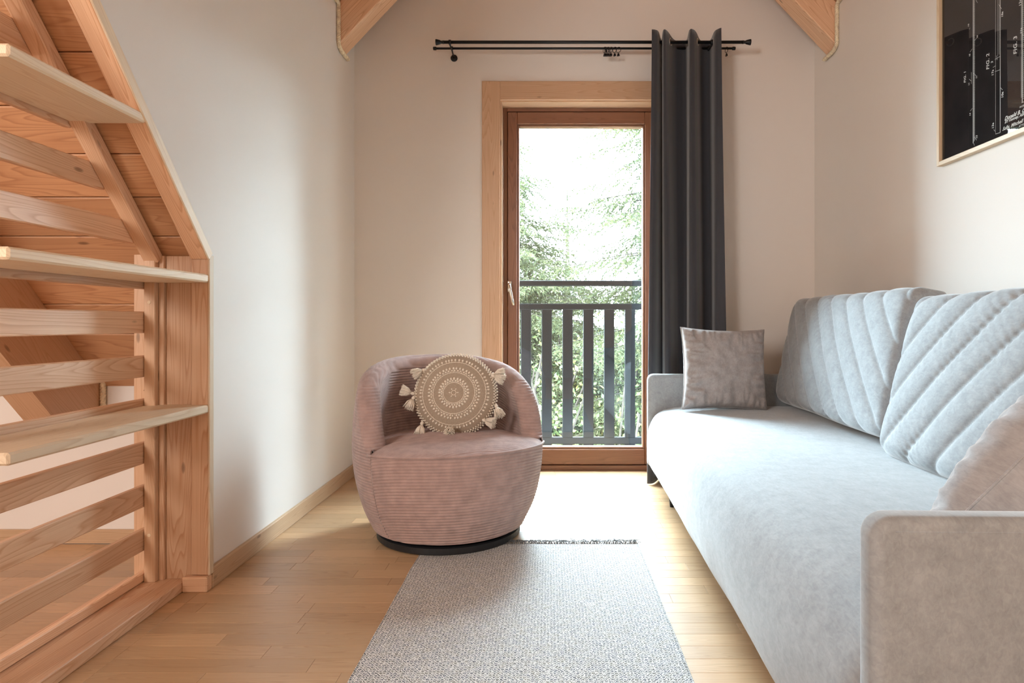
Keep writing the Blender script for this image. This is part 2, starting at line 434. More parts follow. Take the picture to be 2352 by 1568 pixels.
# ceiling: dormer planks over the room, roof planks over the landing, exposed rafters and rope
ceil = bpy.data.objects.new('ceiling', None); C.objects.link(ceil); struct(ceil)
sgn = {-1: XL, 1: XR}
for side in (-1, 1):
    x0 = sgn[side]; n = 13; seglen = math.hypot(XC-XL, APEX-EAVE)
    ew = Vector((-side, 0, 1.06)).normalized(); wdt = seglen/n
    for i in range(n):
        c = Vector((x0, 0, EAVE))+ew*(wdt*(i+.5)); nrm = Vector((side*1.06, 0, 1)).normalized()
        c += nrm*.011
        board('plank', (c.x, .65, c.z), 6.35, wdt-.003, .02, 'pine_deep', ceil, (0, 1, 0), tuple(ew), .002)
er = Vector((0, -1, SL)).normalized(); nr = Vector((0, SL, 1)).normalized(); PW = .147
t = .147-PW*.5
t = .147-PW
k = 0
while True:
    c = Vector((0, 2.61, RZ))+er*(t+PW/2)
    if c.z > 2.95: break
    xs = [-3.2, XL-.012]
    cc = c+nr*.012
    board('plank', ((xs[0]+xs[1])/2, cc.y, cc.z), xs[1]-xs[0], PW-.003, .022, 'pine_deep', ceil, (1, 0, 0), tuple(er), .003)
    t += PW; k += 1
# upper closing panel over the landing and rear room (out of view, keeps daylight out)
yt = 2.61-(2.9-.65)/SL
box('ceiling_panel', (-3.3, -2.5, 2.90), (XL, yt+.05, 2.94), 'pine_deep', ceil, 'x')
prism('roof_sheathing', [(2.8, roof_z(2.8)+.07), (2.8, roof_z(2.8)+.12), (.3, roof_z(.3)+.12), (.3, roof_z(.3)+.07)], 'x', -3.3, XL-.015, 'pine_deep', ceil)
box('bulkhead', (XL-.13, -2.5, EAVE), (XL-.02, .62, 3.2), 'wall', ceil, bev=0)
dz_ = .045
for side in (-1, 1):
    x0 = sgn[side]+side*.16; z0 = EAVE-.16*1.06+dz_; prism('roof_sheathing', [(x0, z0), (XC, APEX+dz_), (XC, APEX+dz_+.05), (x0, z0+.05)], 'y', -2.6, YB+TW+.1, 'pine_deep', ceil)
    box('wall_plate', (min(sgn[side], sgn[side]+side*.14), .60 if side < 0 else -2.5, EAVE-.002), (max(sgn[side], sgn[side]+side*.14), YB+.1, EAVE+.03), 'pine_deep', ceil, 'y', 0)
# rafters crossing the room
for side in (-1, 1):
    for ya in (3.48, 1.2):
        x0 = sgn[side]; z0 = 2.353
        poly = [(x0, z0), (x0, z0+.225), (XC, z0+.225+(XC-XL)*1.06), (XC, z0+(XC-XL)*1.06)]
        if ya < 2: poly = [(a, b+.5) if a == XC else (a+(-side)*.9, b+.9*1.06) for a, b in poly]; poly[2] = (XC, z0+.225+(XC-XL)*1.06); poly[3] = (XC, z0+(XC-XL)*1.06)
        # local frame with the grain along the rafter
        ex = Vector((-side, 0, 1.06)).normalized(); ey = Vector((0, 1, 0)); ez = ex.cross(ey)
        org = Vector((x0, ya, z0)); n = len(poly)
        Rm = Matrix((ex, ey, ez))
        vsx = [Rm @ (Vector((p[0], ya, p[1]))-org) for p in poly]+[Rm @ (Vector((p[0], ya+.135, p[1]))-org) for p in poly]
        bm = bmesh.new(); bv = [bm.verts.new(v) for v in vsx]
        bm.faces.new(bv[:n]); bm.faces.new(bv[n:])
        for i in range(n): bm.faces.new((bv[i], bv[(i+1) % n], bv[n+(i+1) % n], bv[n+i]))
        bmesh.ops.bevel(bm, geom=list(bm.edges), offset=.004, segments=1, affect='EDGES')
        o = bm_obj('rafter', bm, 'pine', ceil); mt = Rm.transposed().to_4x4(); mt.translation = org; o.matrix_local = mt
    xr = sgn[side]-side*.010
    rope('rope_trim', [(xr, 2.2, EAVE-.005), (xr, 3.468, EAVE-.005), (xr, 3.470, 2.353), (xr-side*.004, 3.50, 2.335), (xr-side*.004, 3.62, 2.335)], .011, ceil)
# rafter over the landing, its right face in view
rp = [(2.60, .525), (2.36, .525), (2.14, .765), (1.4, .765+.74*SL), (.7, .765+1.44*SL), (.7, roof_z(.7)), (2.60, roof_z(2.60))]
ex = er; ez_ = None
def oriented_prism_x(name, poly, xa, xb, mat, parent, ex):
    """(y,z) polygon, grain along ex in the y-z plane"""
    ex = Vector(ex).normalized(); ey = Vector((1, 0, 0)); ez = ex.cross(ey); Rm = Matrix((ex, ey, ez)); org = Vector((xa, poly[0][0], poly[0][1])); n = len(poly)
    vsx = [Rm @ (Vector((xa, p[0], p[1]))-org) for p in poly]+[Rm @ (Vector((xb, p[0], p[1]))-org) for p in poly]
    bm = bmesh.new(); bv = [bm.verts.new(v) for v in vsx]; bm.faces.new(bv[:n]); bm.faces.new(bv[n:])
    for i in range(n): bm.faces.new((bv[i], bv[(i+1) % n], bv[n+(i+1) % n], bv[n+i]))
    bmesh.ops.triangulate(bm, faces=[f for f in bm.faces if len(f.verts) > 4])
    o = bm_obj(name, bm, mat, parent); mt = Rm.transposed().to_4x4(); mt.translation = org; o.matrix_local = mt
    return o
oriented_prism_x('rafter', rp, -1.90, -1.786, 'casing', ceil, er)
rope('rope_trim', [(-1.776, 2.598, .52), (-1.776, 2.598, .655)], .011, ceil)
rope('rope_trim', [(-1.776, 2.598, .668), (XL-.14, 2.598, .668)], .011, ceil)

# baseboards
struct(box('baseboard_left', (XL, 2.165, 0), (XL+.015, YB, .068), 'base', grain='y'))
bbk = struct(box('baseboard_back', (XL+.015, YB-.015, 0), (-.392, YB, .068), 'base', grain='x'))
struct(box('baseboard_back_right', (.76, YB-.015, 0), (XR, YB, .068), 'base', grain='x'))
struct(box('baseboard_right', (XR-.015, -2.5, 0), (XR, YB-.015, .068), 'base', grain='y'))
struct(box('baseboard_landing', (-3.2, 2.595, 0), (XL-.14, 2.61, .055), 'base', grain='x'))

# ------------------------------------------------------------------ door to the balcony
door = struct(bpy.data.objects.new('door_1', None)); C.objects.link(door)
YF = YB+.105
box('casing', (-.39, YB-.014, 0), (DX0, YB, 2.273), 'casing', door, 'z')
box('casing', (DX1, YB-.014, 0), (.757, YB, 2.273), 'casing', door, 'z')
box('casing', (DX0, YB-.014, DZ), (DX1, YB, 2.273), 'casing', door, 'x')
box('jamb_lining', (DX0-.0, YB, 0), (DX0+.008, YF, DZ), 'casing', door, 'z', 0)
box('jamb_lining', (DX1-.008, YB, 0), (DX1, YF, DZ), 'casing', door, 'z', 0)
box('jamb_lining', (DX0+.008, YB, DZ-.008), (DX1-.008, YF, DZ), 'casing', door, 'x', 0)
# fixed frame
a, b = DX0+.008, DX1-.008
box('frame_stile', (a, YF, 0), (a+.026, YF+.07, DZ-.008), 'sash', door, 'z')
box('frame_stile', (b-.026, YF, 0), (b, YF+.07, DZ-.008), 'sash', door, 'z')
box('frame_head', (a+.026, YF, DZ-.03), (b-.026, YF+.07, DZ-.008), 'sash', door, 'x')
box('threshold', (a, YF-.01, 0), (b, YF+.12, .030), 'sash', door, 'x')
# sash: stiles and rails, stepped glazing bead
gx0, gx1, gz0, gz1 = -.18, .556, .138, 2.046
sa, sb = a+.028, b-.028
ys = YF-.006
sash = box('sash_stile', (sa, ys, .034), (gx0-.012, ys+.066, DZ-.034), 'sash', door, 'z', .004)
box('sash_stile', (gx1+.012, ys, .034), (sb, ys+.066, DZ-.034), 'sash', door, 'z', .004)
box('sash_rail', (gx0-.012, ys, gz1+.012), (gx1+.012, ys+.066, DZ-.034), 'sash', door, 'x', .004)
box('sash_rail', (gx0-.012, ys, .034), (gx1+.012, ys+.066, gz0-.012), 'sash', door, 'x', .004)
for lo, hi, gr in (((gx0-.012, ys+.008, gz0-.012), (gx0, ys+.06, gz1+.012), 'z'), ((gx1, ys+.008, gz0-.012), (gx1+.012, ys+.06, gz1+.012), 'z'),
                   ((gx0, ys+.008, gz0-.012), (gx1, ys+.06, gz0), 'x'), ((gx0, ys+.008, gz1), (gx1, ys+.06, gz1+.012), 'x')):
    box('glazing_bead', lo, hi, 'sash', door, gr, .003)
o = mesh_obj('pane', [(gx0, ys+.03, gz0), (gx1, ys+.03, gz0), (gx1, ys+.03, gz1), (gx0, ys+.03, gz1)], [(0, 1, 2, 3)], 'glass', door)
for lo, hi, gr in (((a+.018, YF+.045, .03), (a+.040, YF+.060, DZ-.02), 'z'), ((b-.040, YF+.045, .03), (b-.018, YF+.060, DZ-.02), 'z'),
                   ((a+.040, YF+.045, DZ-.046), (b-.040, YF+.060, DZ-.02), 'x'), ((a+.040, YF+.045, .024), (b-.040, YF+.060, .048), 'x')):
    box('rebate', lo, hi, 'sash', door, gr, 0)
# lever handle: rose, neck, lever pointing down
hx, hz = -.238, 1.105
h = bpy.data.objects.new('door_handle', None); link(h, door); 
v1 = lathe_geo([(.0, 0), (.013, 0), (.014, .004), (.014, .006), (.0, .008)], (hx, ys, hz), 20, (0, -1, 0))
hp = rounded_box(4, 3, 12, .026, .010, .070, .0045)
hv = [v+Vector((hx, ys-.005, hz-.012)) for v in hp[0]]
v3 = tube_geo([(hx, ys-.008, hz), (hx, ys-.035, hz), (hx+.002, ys-.047, hz-.008), (hx+.006, ys-.050, hz-.03), (hx+.018, ys-.050, hz-.09), (hx+.026, ys-.049, hz-.125)], [.008, .008, .0095, .0095, .0085, .0075], 12)
v, f = join_geo([(hv, hp[1]), v3]); hm = mesh_obj('door_handle', v, f, 'chrome', door, True)
bpy.data.objects.remove(h); hm.name = 'door_handle'

# ------------------------------------------------------------------ balcony outside
deck = thing('balcony_deck', 'dark boarded balcony floor outside the glazed door', 'balcony')
for i in range(5):
    box('deck_board', (-1.6, YB+TW+.005+i*.125, -.10), (2.2, YB+TW+.125+i*.125, -.06), 'rail', deck, 'x')
box('joist', (-1.6, YB+TW+.01, -.22), (-1.5, YB+TW+.6, -.10), 'rail', deck, 'y'); box('joist', (2.1, YB+TW+.01, -.22), (2.2, YB+TW+.6, -.10), 'rail', deck, 'y')
for x in (-1.55, 2.15): box('support_post', (x-.05, 4.5, -3.0), (x+.05, 4.6, -.22), 'rail', deck, 'z')
rail = thing('balcony_railing', 'dark stained wooden balcony railing with flat balusters seen through the door glass', 'railing')
YR = 4.40
box('handrail', (-1.6, YR-.03, 1.125), (2.2, YR+.06, 1.161), 'rail', rail, 'x', .004)
box('rail', (-1.6, YR, .965), (2.2, YR+.035, 1.007), 'rail', rail, 'x', .004)
box('rail', (-1.6, YR, .06), (2.2, YR+.035, .105), 'rail', rail, 'x', .004)
for i in range(-10, 15):
    xc = (1208-1262)/1500*YR + i*.1405
    if -1.55 < xc < 2.15: box('baluster', (xc-.035, YR+.004, .05), (xc+.035, YR+.030, .985), 'rail', rail, 'z', .004)
for x in (-1.55, 2.15): box('post', (x-.04, YR-.005, -.06), (x+.04, YR+.075, 1.125), 'rail', rail, 'z')

# ------------------------------------------------------------------ open shelving set in the stair side (slatted back)
sh = thing('slatted_shelving', 'open pine shelving with slatted back under the slanted timber edge by the landing', 'shelving', (0, 0, 0))
XF, XS = -1.118, -1.318          # front face and slat plane
YP = 2.150                       # front of the upright boards
# upright boards at the wall end
box('upright', (-1.262, YP, .036), (-1.176, YP+.012, 1.098), 'pine', sh, 'z', .001)
box('upright', (-1.174, YP-.010, .052), (XF+.0, YP+.012, 1.098), 'pine', sh, 'z', .002)
box('edge_trim', (XF, YP-.012, .052), (XF+.006, YP+.013, 1.10), 'pine_pale', sh, 'z', .001)
box('plinth_block', (-1.197, YP-.026, 0), (XF+.003, YP+.010, .050), 'pine', sh, 'x', .004)
box('batten', (-1.316, YP-.032, .036), (-1.280, YP-.002, 1.09), 'casing', sh, 'z', .002)
box('batten', (-1.279, YP-.012, .036), (-1.263, YP+.010, 1.098), 'pine', sh, 'z', .001)
box('rear_post', (-1.372, YP+.005, .036), (-1.328, YP+.045, 1.12), 'casing', sh, 'z', .002)
# slanted members follow the roof
def slanted(name, x0, x1, thick, mat, y_low=YP, z_low=1.098, y_end=.9, up=0.0):
    L = (y_low-y_end)*math.hypot(1, SL)
    a = Vector((0, y_low, z_low)); c = a+er*(L/2)
    c = c-nr*(thick/2)+nr*up; return board(name, ((x0+x1)/2, c.y, c.z), L, x1-x0, thick, mat, sh, tuple(er), (1, 0, 0), .002)
slanted('slanted_beam', -1.174, XF, .030, 'pine', up=.012)
slanted('edge_trim', XF, XF+.006, .034, 'pine_pale', up=.013)
slanted('slanted_batten', -1.318, -1.272, .036, 'pine', up=.0)
# slats
zt = .068
def slope_y(z): return YP-(z-1.098)/SL
tops = [.068, .207, .349, .490, .631, .772, .915, 1.058, 1.200, 1.343, 1.486, 1.628, 1.77]
for z in tops:
    yend = YP-.0 if z < 1.10 else slope_y(z)+.022
    hgt = .07 if z > .1 else .03
    box('slat', (XS-.020, 1.30, z-hgt), (XS, yend, z), 'pine', sh, 'y', .003)
# shelves
for zt, ye in ((.610, YP+.004), (1.037, YP+.004), (1.457, slope_y(1.457)-.0)):
    o = board('shelf', ((XS+.001+XF+.002)/2-.0, (1.347+ye)/2, zt-.0135), ye-1.347, XF-XS+.001, .027, 'pine_pale', sh, (0, 1, 0), (-1, 0, 0), .005)
# base board and near posts
box('base_board', (-1.400, 1.2, 0), (-1.197, YP+.02, .036), 'pine', sh, 'y', .003)
box('near_post', (-1.372, 1.26, .036), (XS-.021, 1.30, 2.03), 'pine', sh, 'z')
box('near_post', (XS, 1.305, .036), (XS+.04, 1.343, 1.90), 'pine', sh, 'z')
# small hook and screw plugs
def plug(x, y, z, ax):
    v, f = lathe_geo([(.0055, 0), (.0055, .0012), (.0042, .0014)], (x, y, z), 14, ax); return mesh_obj('screw_plug', v, f, 'frame', sh)
plug(-1.298, YP-.032, .945, (0, -1, 0)); plug(-1.298, YP-.032, .19, (0, -1, 0)); plug(XS, 1.74, .735, (1, 0, 0))
v, f = tube_geo([Vector((-1.325, YP+.0, .655))+Vector((-.007*math.cos(a), -.004, .007*math.sin(a))) for a in [i*2*PI/12 for i in range(11)]], .0018, 6); mesh_obj('screw_hook', v, f, 'chrome', sh, True)

# ------------------------------------------------------------------ curtain rods, rings, curtain
rod = thing('curtain_rod', 'black double curtain rod with trumpet finials above the balcony door', 'curtain rod')
ZR = 2.432; Y1, Y2 = 3.62, 3.70
tube('front_rod', [(-.59, Y1, ZR), (1.075, Y1, ZR)], .0088, 'black', rod, 14)
tube('rear_rod', [(-.648, Y2, ZR-.001), (1.045, Y2, ZR-.001)], .0062, 'black', rod, 12)
for sx, x in ((-1, -.585), (1, 1.070)):
    v, f = lathe_geo([(.0095, 0), (.0095, .006), (.0080, .008), (.0085, .018), (.0110, .020), (.0165, .042), (.0165, .045), (.010, .046)], (x, Y1, ZR), 20, (sx, 0, 0), (0, 0, 1)); mesh_obj('finial', v, f, 'black', rod, True)
for sx, x in ((-1, -.640), (1, 1.035)):
    v, f = lathe_geo([(.0075, 0), (.0095, .002), (.0095, .017), (.007, .019)], (x, Y2, ZR-.001), 16, (sx, 0, 0), (0, 0, 1)); mesh_obj('end_cap', v, f, 'black', rod, True)
for x in (-.552, .90):
    parts = [lathe_geo([(.020, 0), (.020, .006), (.014, .010), (.006, .011)], (x, YB, 2.409), 20, (0, -1, 0)),
             tube_geo([(x, YB-.008, 2.409), (x, Y2+.004, ZR-.012), (x, Y1+.004, ZR-.012)], .0045, 8),
             tube_geo([(x-.006, Y1, ZR), (x+.006, Y1, ZR)], .0128, 14), tube_geo([(x-.005, Y2, ZR), (x+.005, Y2, ZR)], .0105, 14)]
    v, f = join_geo(parts); mesh_obj('bracket', v, f, 'black', rod, True)
# clip rings on the rear rod
def ring_parts():
    a = tube_geo([Vector((0, math.cos(t)*.0155, math.sin(t)*.0155-.0092)) for t in [i*2*PI/20 for i in range(20)]], .0016, 6, True)
    c = tube_geo([(0, 0, -.0250), (0, 0, -.031)], .0012, 6)
    v, f = join_geo([a, c]); ring = bpy.data.meshes.new('ring'); ring.from_pydata([tuple(q) for q in v], [], f); ring.materials.append(M['black'])
    bm = bmesh.new(); vv = [(-.002, .0045, -.030), (.002, .0045, -.030), (.002, -.0045, -.030), (-.002, -.0045, -.030), (-.004, .008, -.044), (.004, .008, -.044), (.004, -.008, -.044), (-.004, -.008, -.044)]
    b_ = [bm.verts.new(q) for q in vv]
    for q in ((0, 1, 2, 3), (4, 7, 6, 5), (0, 4, 5, 1), (1, 5, 6, 2), (2, 6, 7, 3), (3, 7, 4, 0)): bm.faces.new([b_[i] for i in q])
    bmesh.ops.recalc_face_normals(bm, faces=bm.faces); clip = bpy.data.meshes.new('clip'); bm.to_mesh(clip); bm.free(); clip.materials.append(M['black'])
    return ring, clip
rme, cme = ring_parts()
rx = [.311, .3175, .323, .3295, .336, .343, .350, .370, .391, 1.003]
for i, x in enumerate(rx):
    lab = ('small black clip ring, %s from the left in the bunch on the rear rod' % ['first', 'second', 'third', 'fourth', 'fifth', 'sixth', 'last'][i] if i < 7 else
           ('separate black clip ring just right of the bunched rings' if i == 7 else ('black clip ring nearest the left edge of the curtain' if i == 8 else 'lone black clip ring right of the curtain at the rod end')))
    r = thing('clip_ring', lab, 'curtain ring', (x, Y2, ZR), random.uniform(-.35, .35) if i < 7 else (.7 if i == 7 else (.95 if i == 8 else .25)), 'bunched clip rings' if i < 7 else None)
    link(bpy.data.objects.new('ring', rme), r); link(bpy.data.objects.new('clip', cme), r)

def catmull(P, n):
    out = []
    for i in range(len(P)-1):
        p0 = P[max(i-1, 0)]; p1 = P[i]; p2 = P[i+1]; p3 = P[min(i+2, len(P)-1)]
        for k in range(n):
            t = k/n
            out.append(tuple(.5*((2*b)+(-a+c)*t+(2*a-5*b+4*c-d)*t*t+(-a+3*b-3*c+d)*t**3) for a, b, c, d in zip(p0, p1, p2, p3)))
    out.append(P[-1]); return out
def XX(px, Y): return (px-1262)/1500*Y
topn = [(1497, 3.552), (1505, 3.556), (1512, 3.580), (1518, 3.685), (1520, 3.69), (1524, 3.560), (1533, 3.575), (1545, 3.665), (1557, 3.70), (1576, 3.695), (1584, 3.56), (1592, 3.553), (1599, 3.59), (1609, 3.69), (1630, 3.695), (1641, 3.58), (1650, 3.545), (1657, 3.532)]
botn = [(1487, 3.545), (1497, 3.540), (1505, 3.580), (1515, 3.67), (1524, 3.68), (1528, 3.565), (1541, 3.555), (1553, 3.63), (1562, 3.68), (1578, 3.68), (1583, 3.56), (1596, 3.545), (1608, 3.58), (1618, 3.67), (1636, 3.675), (1643, 3.565), (1658, 3.535), (1672, 3.530)]
cu = thing('curtain', 'dark charcoal eyelet curtain drawn to the right side of the balcony door', 'curtain')
A = catmull([(XX(p, y), y) for p, y in topn], 10); B = catmull([(XX(p, y), y) for p, y in botn], 10)
NZ = 70; zb, ztp = .006, 2.472
vs, fs = [], []
for j in range(NZ+1):
    t = j/NZ; z = ztp+(zb-ztp)*t; s = smoothstep(0, 1, t)**.8*0.55+t*.45
    for i, (p, q) in enumerate(zip(A, B)):
        wob = .004*math.sin(i*.35+t*4)*t
        vs.append((p[0]*(1-s)+q[0]*s+wob*.5, p[1]*(1-s)+q[1]*s+wob, z))
nc = len(A)
for j in range(NZ):
    for i in range(nc-1): fs.append((j*nc+i, j*nc+i+1, (j+1)*nc+i+1, (j+1)*nc+i))
o = mesh_obj('curtain_cloth', vs, fs, 'curtain', cu, True)
sm = o.modifiers.new('thickness', 'SOLIDIFY'); sm.thickness = .0016
# eyelets where the cloth crosses the rod
cross = [i for i in range(nc-1) if (A[i][1]-Y1)*(A[i+1][1]-Y1) < 0]
for i in cross:
    c = Vector(((A[i][0]+A[i+1][0])/2, Y1, ZR)); t = Vector((A[i+1][0]-A[i][0], A[i+1][1]-A[i][1], 0)).normalized()
    n = Vector((t.y, -t.x, 0))
    v, f = tube_geo([c+(t*math.cos(a)+Vector((0, 0, 1))*math.sin(a))*.0195 for a in [k*2*PI/20 for k in range(20)]], .0038, 6, True); mesh_obj('eyelet', v, f, 'eyelet', cu, True)
tube('hem', [(q[0], q[1]-.0008, .022) for q in B[::2]], .0012, 'curtain', cu, 5)

# ------------------------------------------------------------------ framed print on the right wall
pf = thing('framed_print', 'black patent-style technical print in a thin pale wood frame on the right wall', 'picture')
py0, py1, pz0, pz1 = 1.86, 2.550, 1.487, 2.19; fx = XR-.026
box('frame_side', (fx, py1-.016, pz0), (XR-.001, py1, pz1), 'frame', pf, 'z', .001)
box('frame_side', (fx, py0, pz0), (XR-.001, py0+.016, pz1), 'frame', pf, 'z', .001)
box('frame_side', (fx, py0+.016, pz0), (XR-.001, py1-.016, pz0+.016), 'frame', pf, 'y', .001)
box('frame_side', (fx, py0+.016, pz1-.016), (XR-.001, py1-.016, pz1), 'frame', pf, 'y', .001)
XPz = XR-.012
box('print', (XPz, py0+.016, pz0+.016), (XR-.004, py1-.016, pz1-.016), 'poster', pf, 'y', 0)
XI = XPz-.0004
def pp(cx, cy):        # position on the sheet (measured on an enlarged view of it)
    px = 2150+cx/3.92; py = cy/3.92; Y = XI*1500/(px-1262); return Y, .88-(py-740)/1500*Y
strokes = []
def stroke(a, b, wdt=.0011):
    a = Vector((XI, *a)); b = Vector((XI, *b)); t = (b-a).normalized(); n = Vector((0, t.z, -t.y))*wdt/2
    strokes.append(([a-n, a+n, b+n, b-n], [(0, 1, 2, 3)]))
S = lambda x0, y0, x1, y1, w_=.0011: stroke(pp(x0, y0), pp(x1, y1), w_)
ytop = pz1-.05
def vline(cx, cy_bottom, w_, ztop=ytop):
    a = pp(cx, cy_bottom); stroke(a, (a[0], ztop), w_); return a
a = vline(334, 1290, .0030); vline(344, 1270, .0010)
# hatch along the first figure
z = a[1]+.006
while z < ytop-.01:
    stroke((a[0]-.003, z), (a[0]-.0095, z+.0065), .0013); z += .0062
for q in ((360, 0, 372, 25), (345, 365, 375, 330), (325, 440, 305, 470), (318, 650, 318, 755), (318, 730, 298, 712), (330, 655, 360, 680), (326, 975, 308, 1000), (345, 1230, 365, 1262), (340, 1290, 345, 1310)): S(*q)
a2 = vline(535, 1200, .0009); b2 = vline(578, 1192, .0024); S(535, 1206, 576, 1194, .0014)
vline(556, 505, .0009); vline(568, 490, .0009); 
S(530, 535, 575, 508); S(545, 500, 550, 540); S(530, 645, 575, 628); S(512, 608, 535, 592); S(582, 790, 598, 810); S(520, 1165, 530, 1182); S(565, 40, 590, 80); S(305, 250, 298, 265)
c3 = vline(776, 920, .0028); vline(768, 880, .0009); S(770, 925, 792, 915, .0014); S(772, 300, 785, 320)
z = c3[1]+.01
while z < ytop-.01:
    stroke((c3[0]-.004, z), (c3[0]-.026, z+.012), .0011); z += .0065
v, f = join_geo(strokes); mesh_obj('line_drawing', v, f, 'ink', pf)
def text(s, cx, cy, size, vertical=True, shear=.25, wgt=.0):
    cv = bpy.data.curves.new('lettering', 'FONT'); cv.body = s; cv.size = size; cv.shear = shear; cv.offset = wgt; cv.resolution_u = 3; cv.space_character = 1.05
    o = bpy.data.objects.new('tmp', cv); C.objects.link(o)
    dg = bpy.context.evaluated_depsgraph_get(); me = bpy.data.meshes.new_from_object(o.evaluated_get(dg)); bpy.data.objects.remove(o)
    me.materials.clear(); me.materials.append(M['ink'])
    Y, Z = pp(cx, cy); t = link(bpy.data.objects.new('lettering', me), pf)
    ex, ey = (Vector((0, 0, 1)), Vector((0, 1, 0))) if vertical else (Vector((0, -1, 0)), Vector((0, 0, 1)))
    mt = Matrix((ex, ey, ex.cross(ey))).transposed().to_4x4(); mt.translation = Vector((XI, Y, Z)); t.matrix_local = mt
for s, cx, cy, sz in (('FIG. 1', 268, 742, .026), ('FIG. 2', 478, 622, .034), ('FIG. 3', 728, 482, .036), ('10', 298, 240, .017), ('16', 376, 342, .016), ('15', 308, 508, .016), ('11', 302, 768, .016), ('11', 370, 705, .016),
                      ('14', 312, 1042, .016), ('13', 372, 1246, .018), ('3', 512, 565, .022), ('17a', 518, 680, .022), ('10a', 606, 880, .022), ('13a', 520, 1158, .022), ('18a', 604, 152, .020), ('12a', 768, 52, .024), ('11a', 775, 300, .020)):
    text(s, cx, cy, sz*.64, True, .2, .0003)
text('INVENTOR', 752, 974, .008, False, 0, .0001)
text('Donald B. Carlson', 616, 1086, .0175, False, .45, .0006)
text('BY Kenney, Alb', 618, 1112, .013, False, .45, .0004)
text('Sully, Mitchell & City', 596, 1178, .016, False, .5, .0004)
text('ATTORNEYS', 746, 1146, .009, False, 0, .0001)
xg = XPz-.0030; o = mesh_obj('glazing', [(xg, py0+.016, pz0+.016), (xg, py1-.016, pz0+.016), (xg, py1-.016, pz1-.016), (xg, py0+.016, pz1-.016)], [(0, 1, 2, 3)], 'glass', pf)

# ------------------------------------------------------------------ sofa
SA = .026
sofa = thing('sofa', 'long grey velour sofa with slim arms and quilted back cushions along right wall', 'sofa', (.447, .90, 0), -SA)
def put(vs, c): return [v+Vector(c) for v in vs]
def arm(y0, lab=None):
    P = [(.98, .13), (.98, .61)]
    for k in range(9): a = PI/2+PI/2*k/8; P.append((.032+.032*math.cos(a), .578+.032*math.sin(a)))
    for k in range(5): a = PI+PI/2*k/4; P.append((.02+.02*math.cos(a), .15+.02*math.sin(a)))
    n = len(P); bm = bmesh.new(); bv = [bm.verts.new((p[0], y0, p[1])) for p in P]+[bm.verts.new((p[0], y0+.055, p[1])) for p in P]
    f1 = bm.faces.new(bv[:n]); f2 = bm.faces.new(bv[n:][::-1])
    for i in range(n): bm.faces.new((bv[i], bv[(i+1) % n], bv[n+(i+1) % n], bv[n+i]))
    bmesh.ops.recalc_face_normals(bm, faces=bm.faces)
    bmesh.ops.bevel(bm, geom=list(f1.edges)+list(f2.edges), offset=.017, segments=5, profile=.5, affect='EDGES')
    return bm_obj('arm', bm, 'sofa', sofa, True)
arm(0); arm(2.50)
for y0 in (0.0, 2.50):           # stitched seam under the outer top edge of the arms
    tube('seam', [(.03, y0+.0012, .5915), (.96, y0+.0012, .5915)], .0016, 'sofa', sofa, 6)
# seat: rounded profile swept along the sofa
prof = [(.06, .118), (.022, .122), (.004, .15), (-.006, .20), (-.010, .26), (-.006, .31), (.006, .355), (.030, .398), (.065, .425), (.115, .441), (.20, .449), (.45, .452), (.80, .450), (.90, .447), (.92, .43), (.92, .14), (.90, .118)]
prof = catmull(prof, 4); ny = 120; vs, fs = [], []; n = len(prof)
for j in range(ny+1):
    t = j/ny; y = .056+2.443*t; e = min(t, 1-t)*2.443; sh_ = 1-(1-min(1, e/.05))**2
    for (px_, pz_) in prof:
        cx, cz = .46, .28; k = .985+.015*sh_
        dx = .004*noise.noise(Vector((y*3, pz_*6, px_*3)))
        sag = -.008*math.exp(-((y-1.3)/.7)**2) if pz_ > .43 else 0
        vs.append((cx+(px_-cx)*k+dx, y, cz+(pz_-cz)*(.94+.06*sh_)+dx*.6+sag))
for j in range(ny):
    for i in range(n): fs.append((j*n+i, (j+1)*n+i, (j+1)*n+(i+1) % n, j*n+(i+1) % n))
fs.append(tuple(range(n))); fs.append(tuple(ny*n+i for i in range(n))[::-1])
mesh_obj('seat', vs, fs, 'sofa', sofa, True)
rb = rounded_box(6, 40, 12, .06, 2.44, .60, .02); mesh_obj('back_frame', put(rb[0], (.955, 1.28, .43)), rb[1], 'sofa', sofa, True)
for x in (.08, .86):
    for y in (.20, 2.22):
        v, f = tube_geo([(x, y, 0), (x, y, .02), (x, y, .125)], [.010, .012, .020], 12); mesh_obj('leg', v, f, 'black', sofa, True)

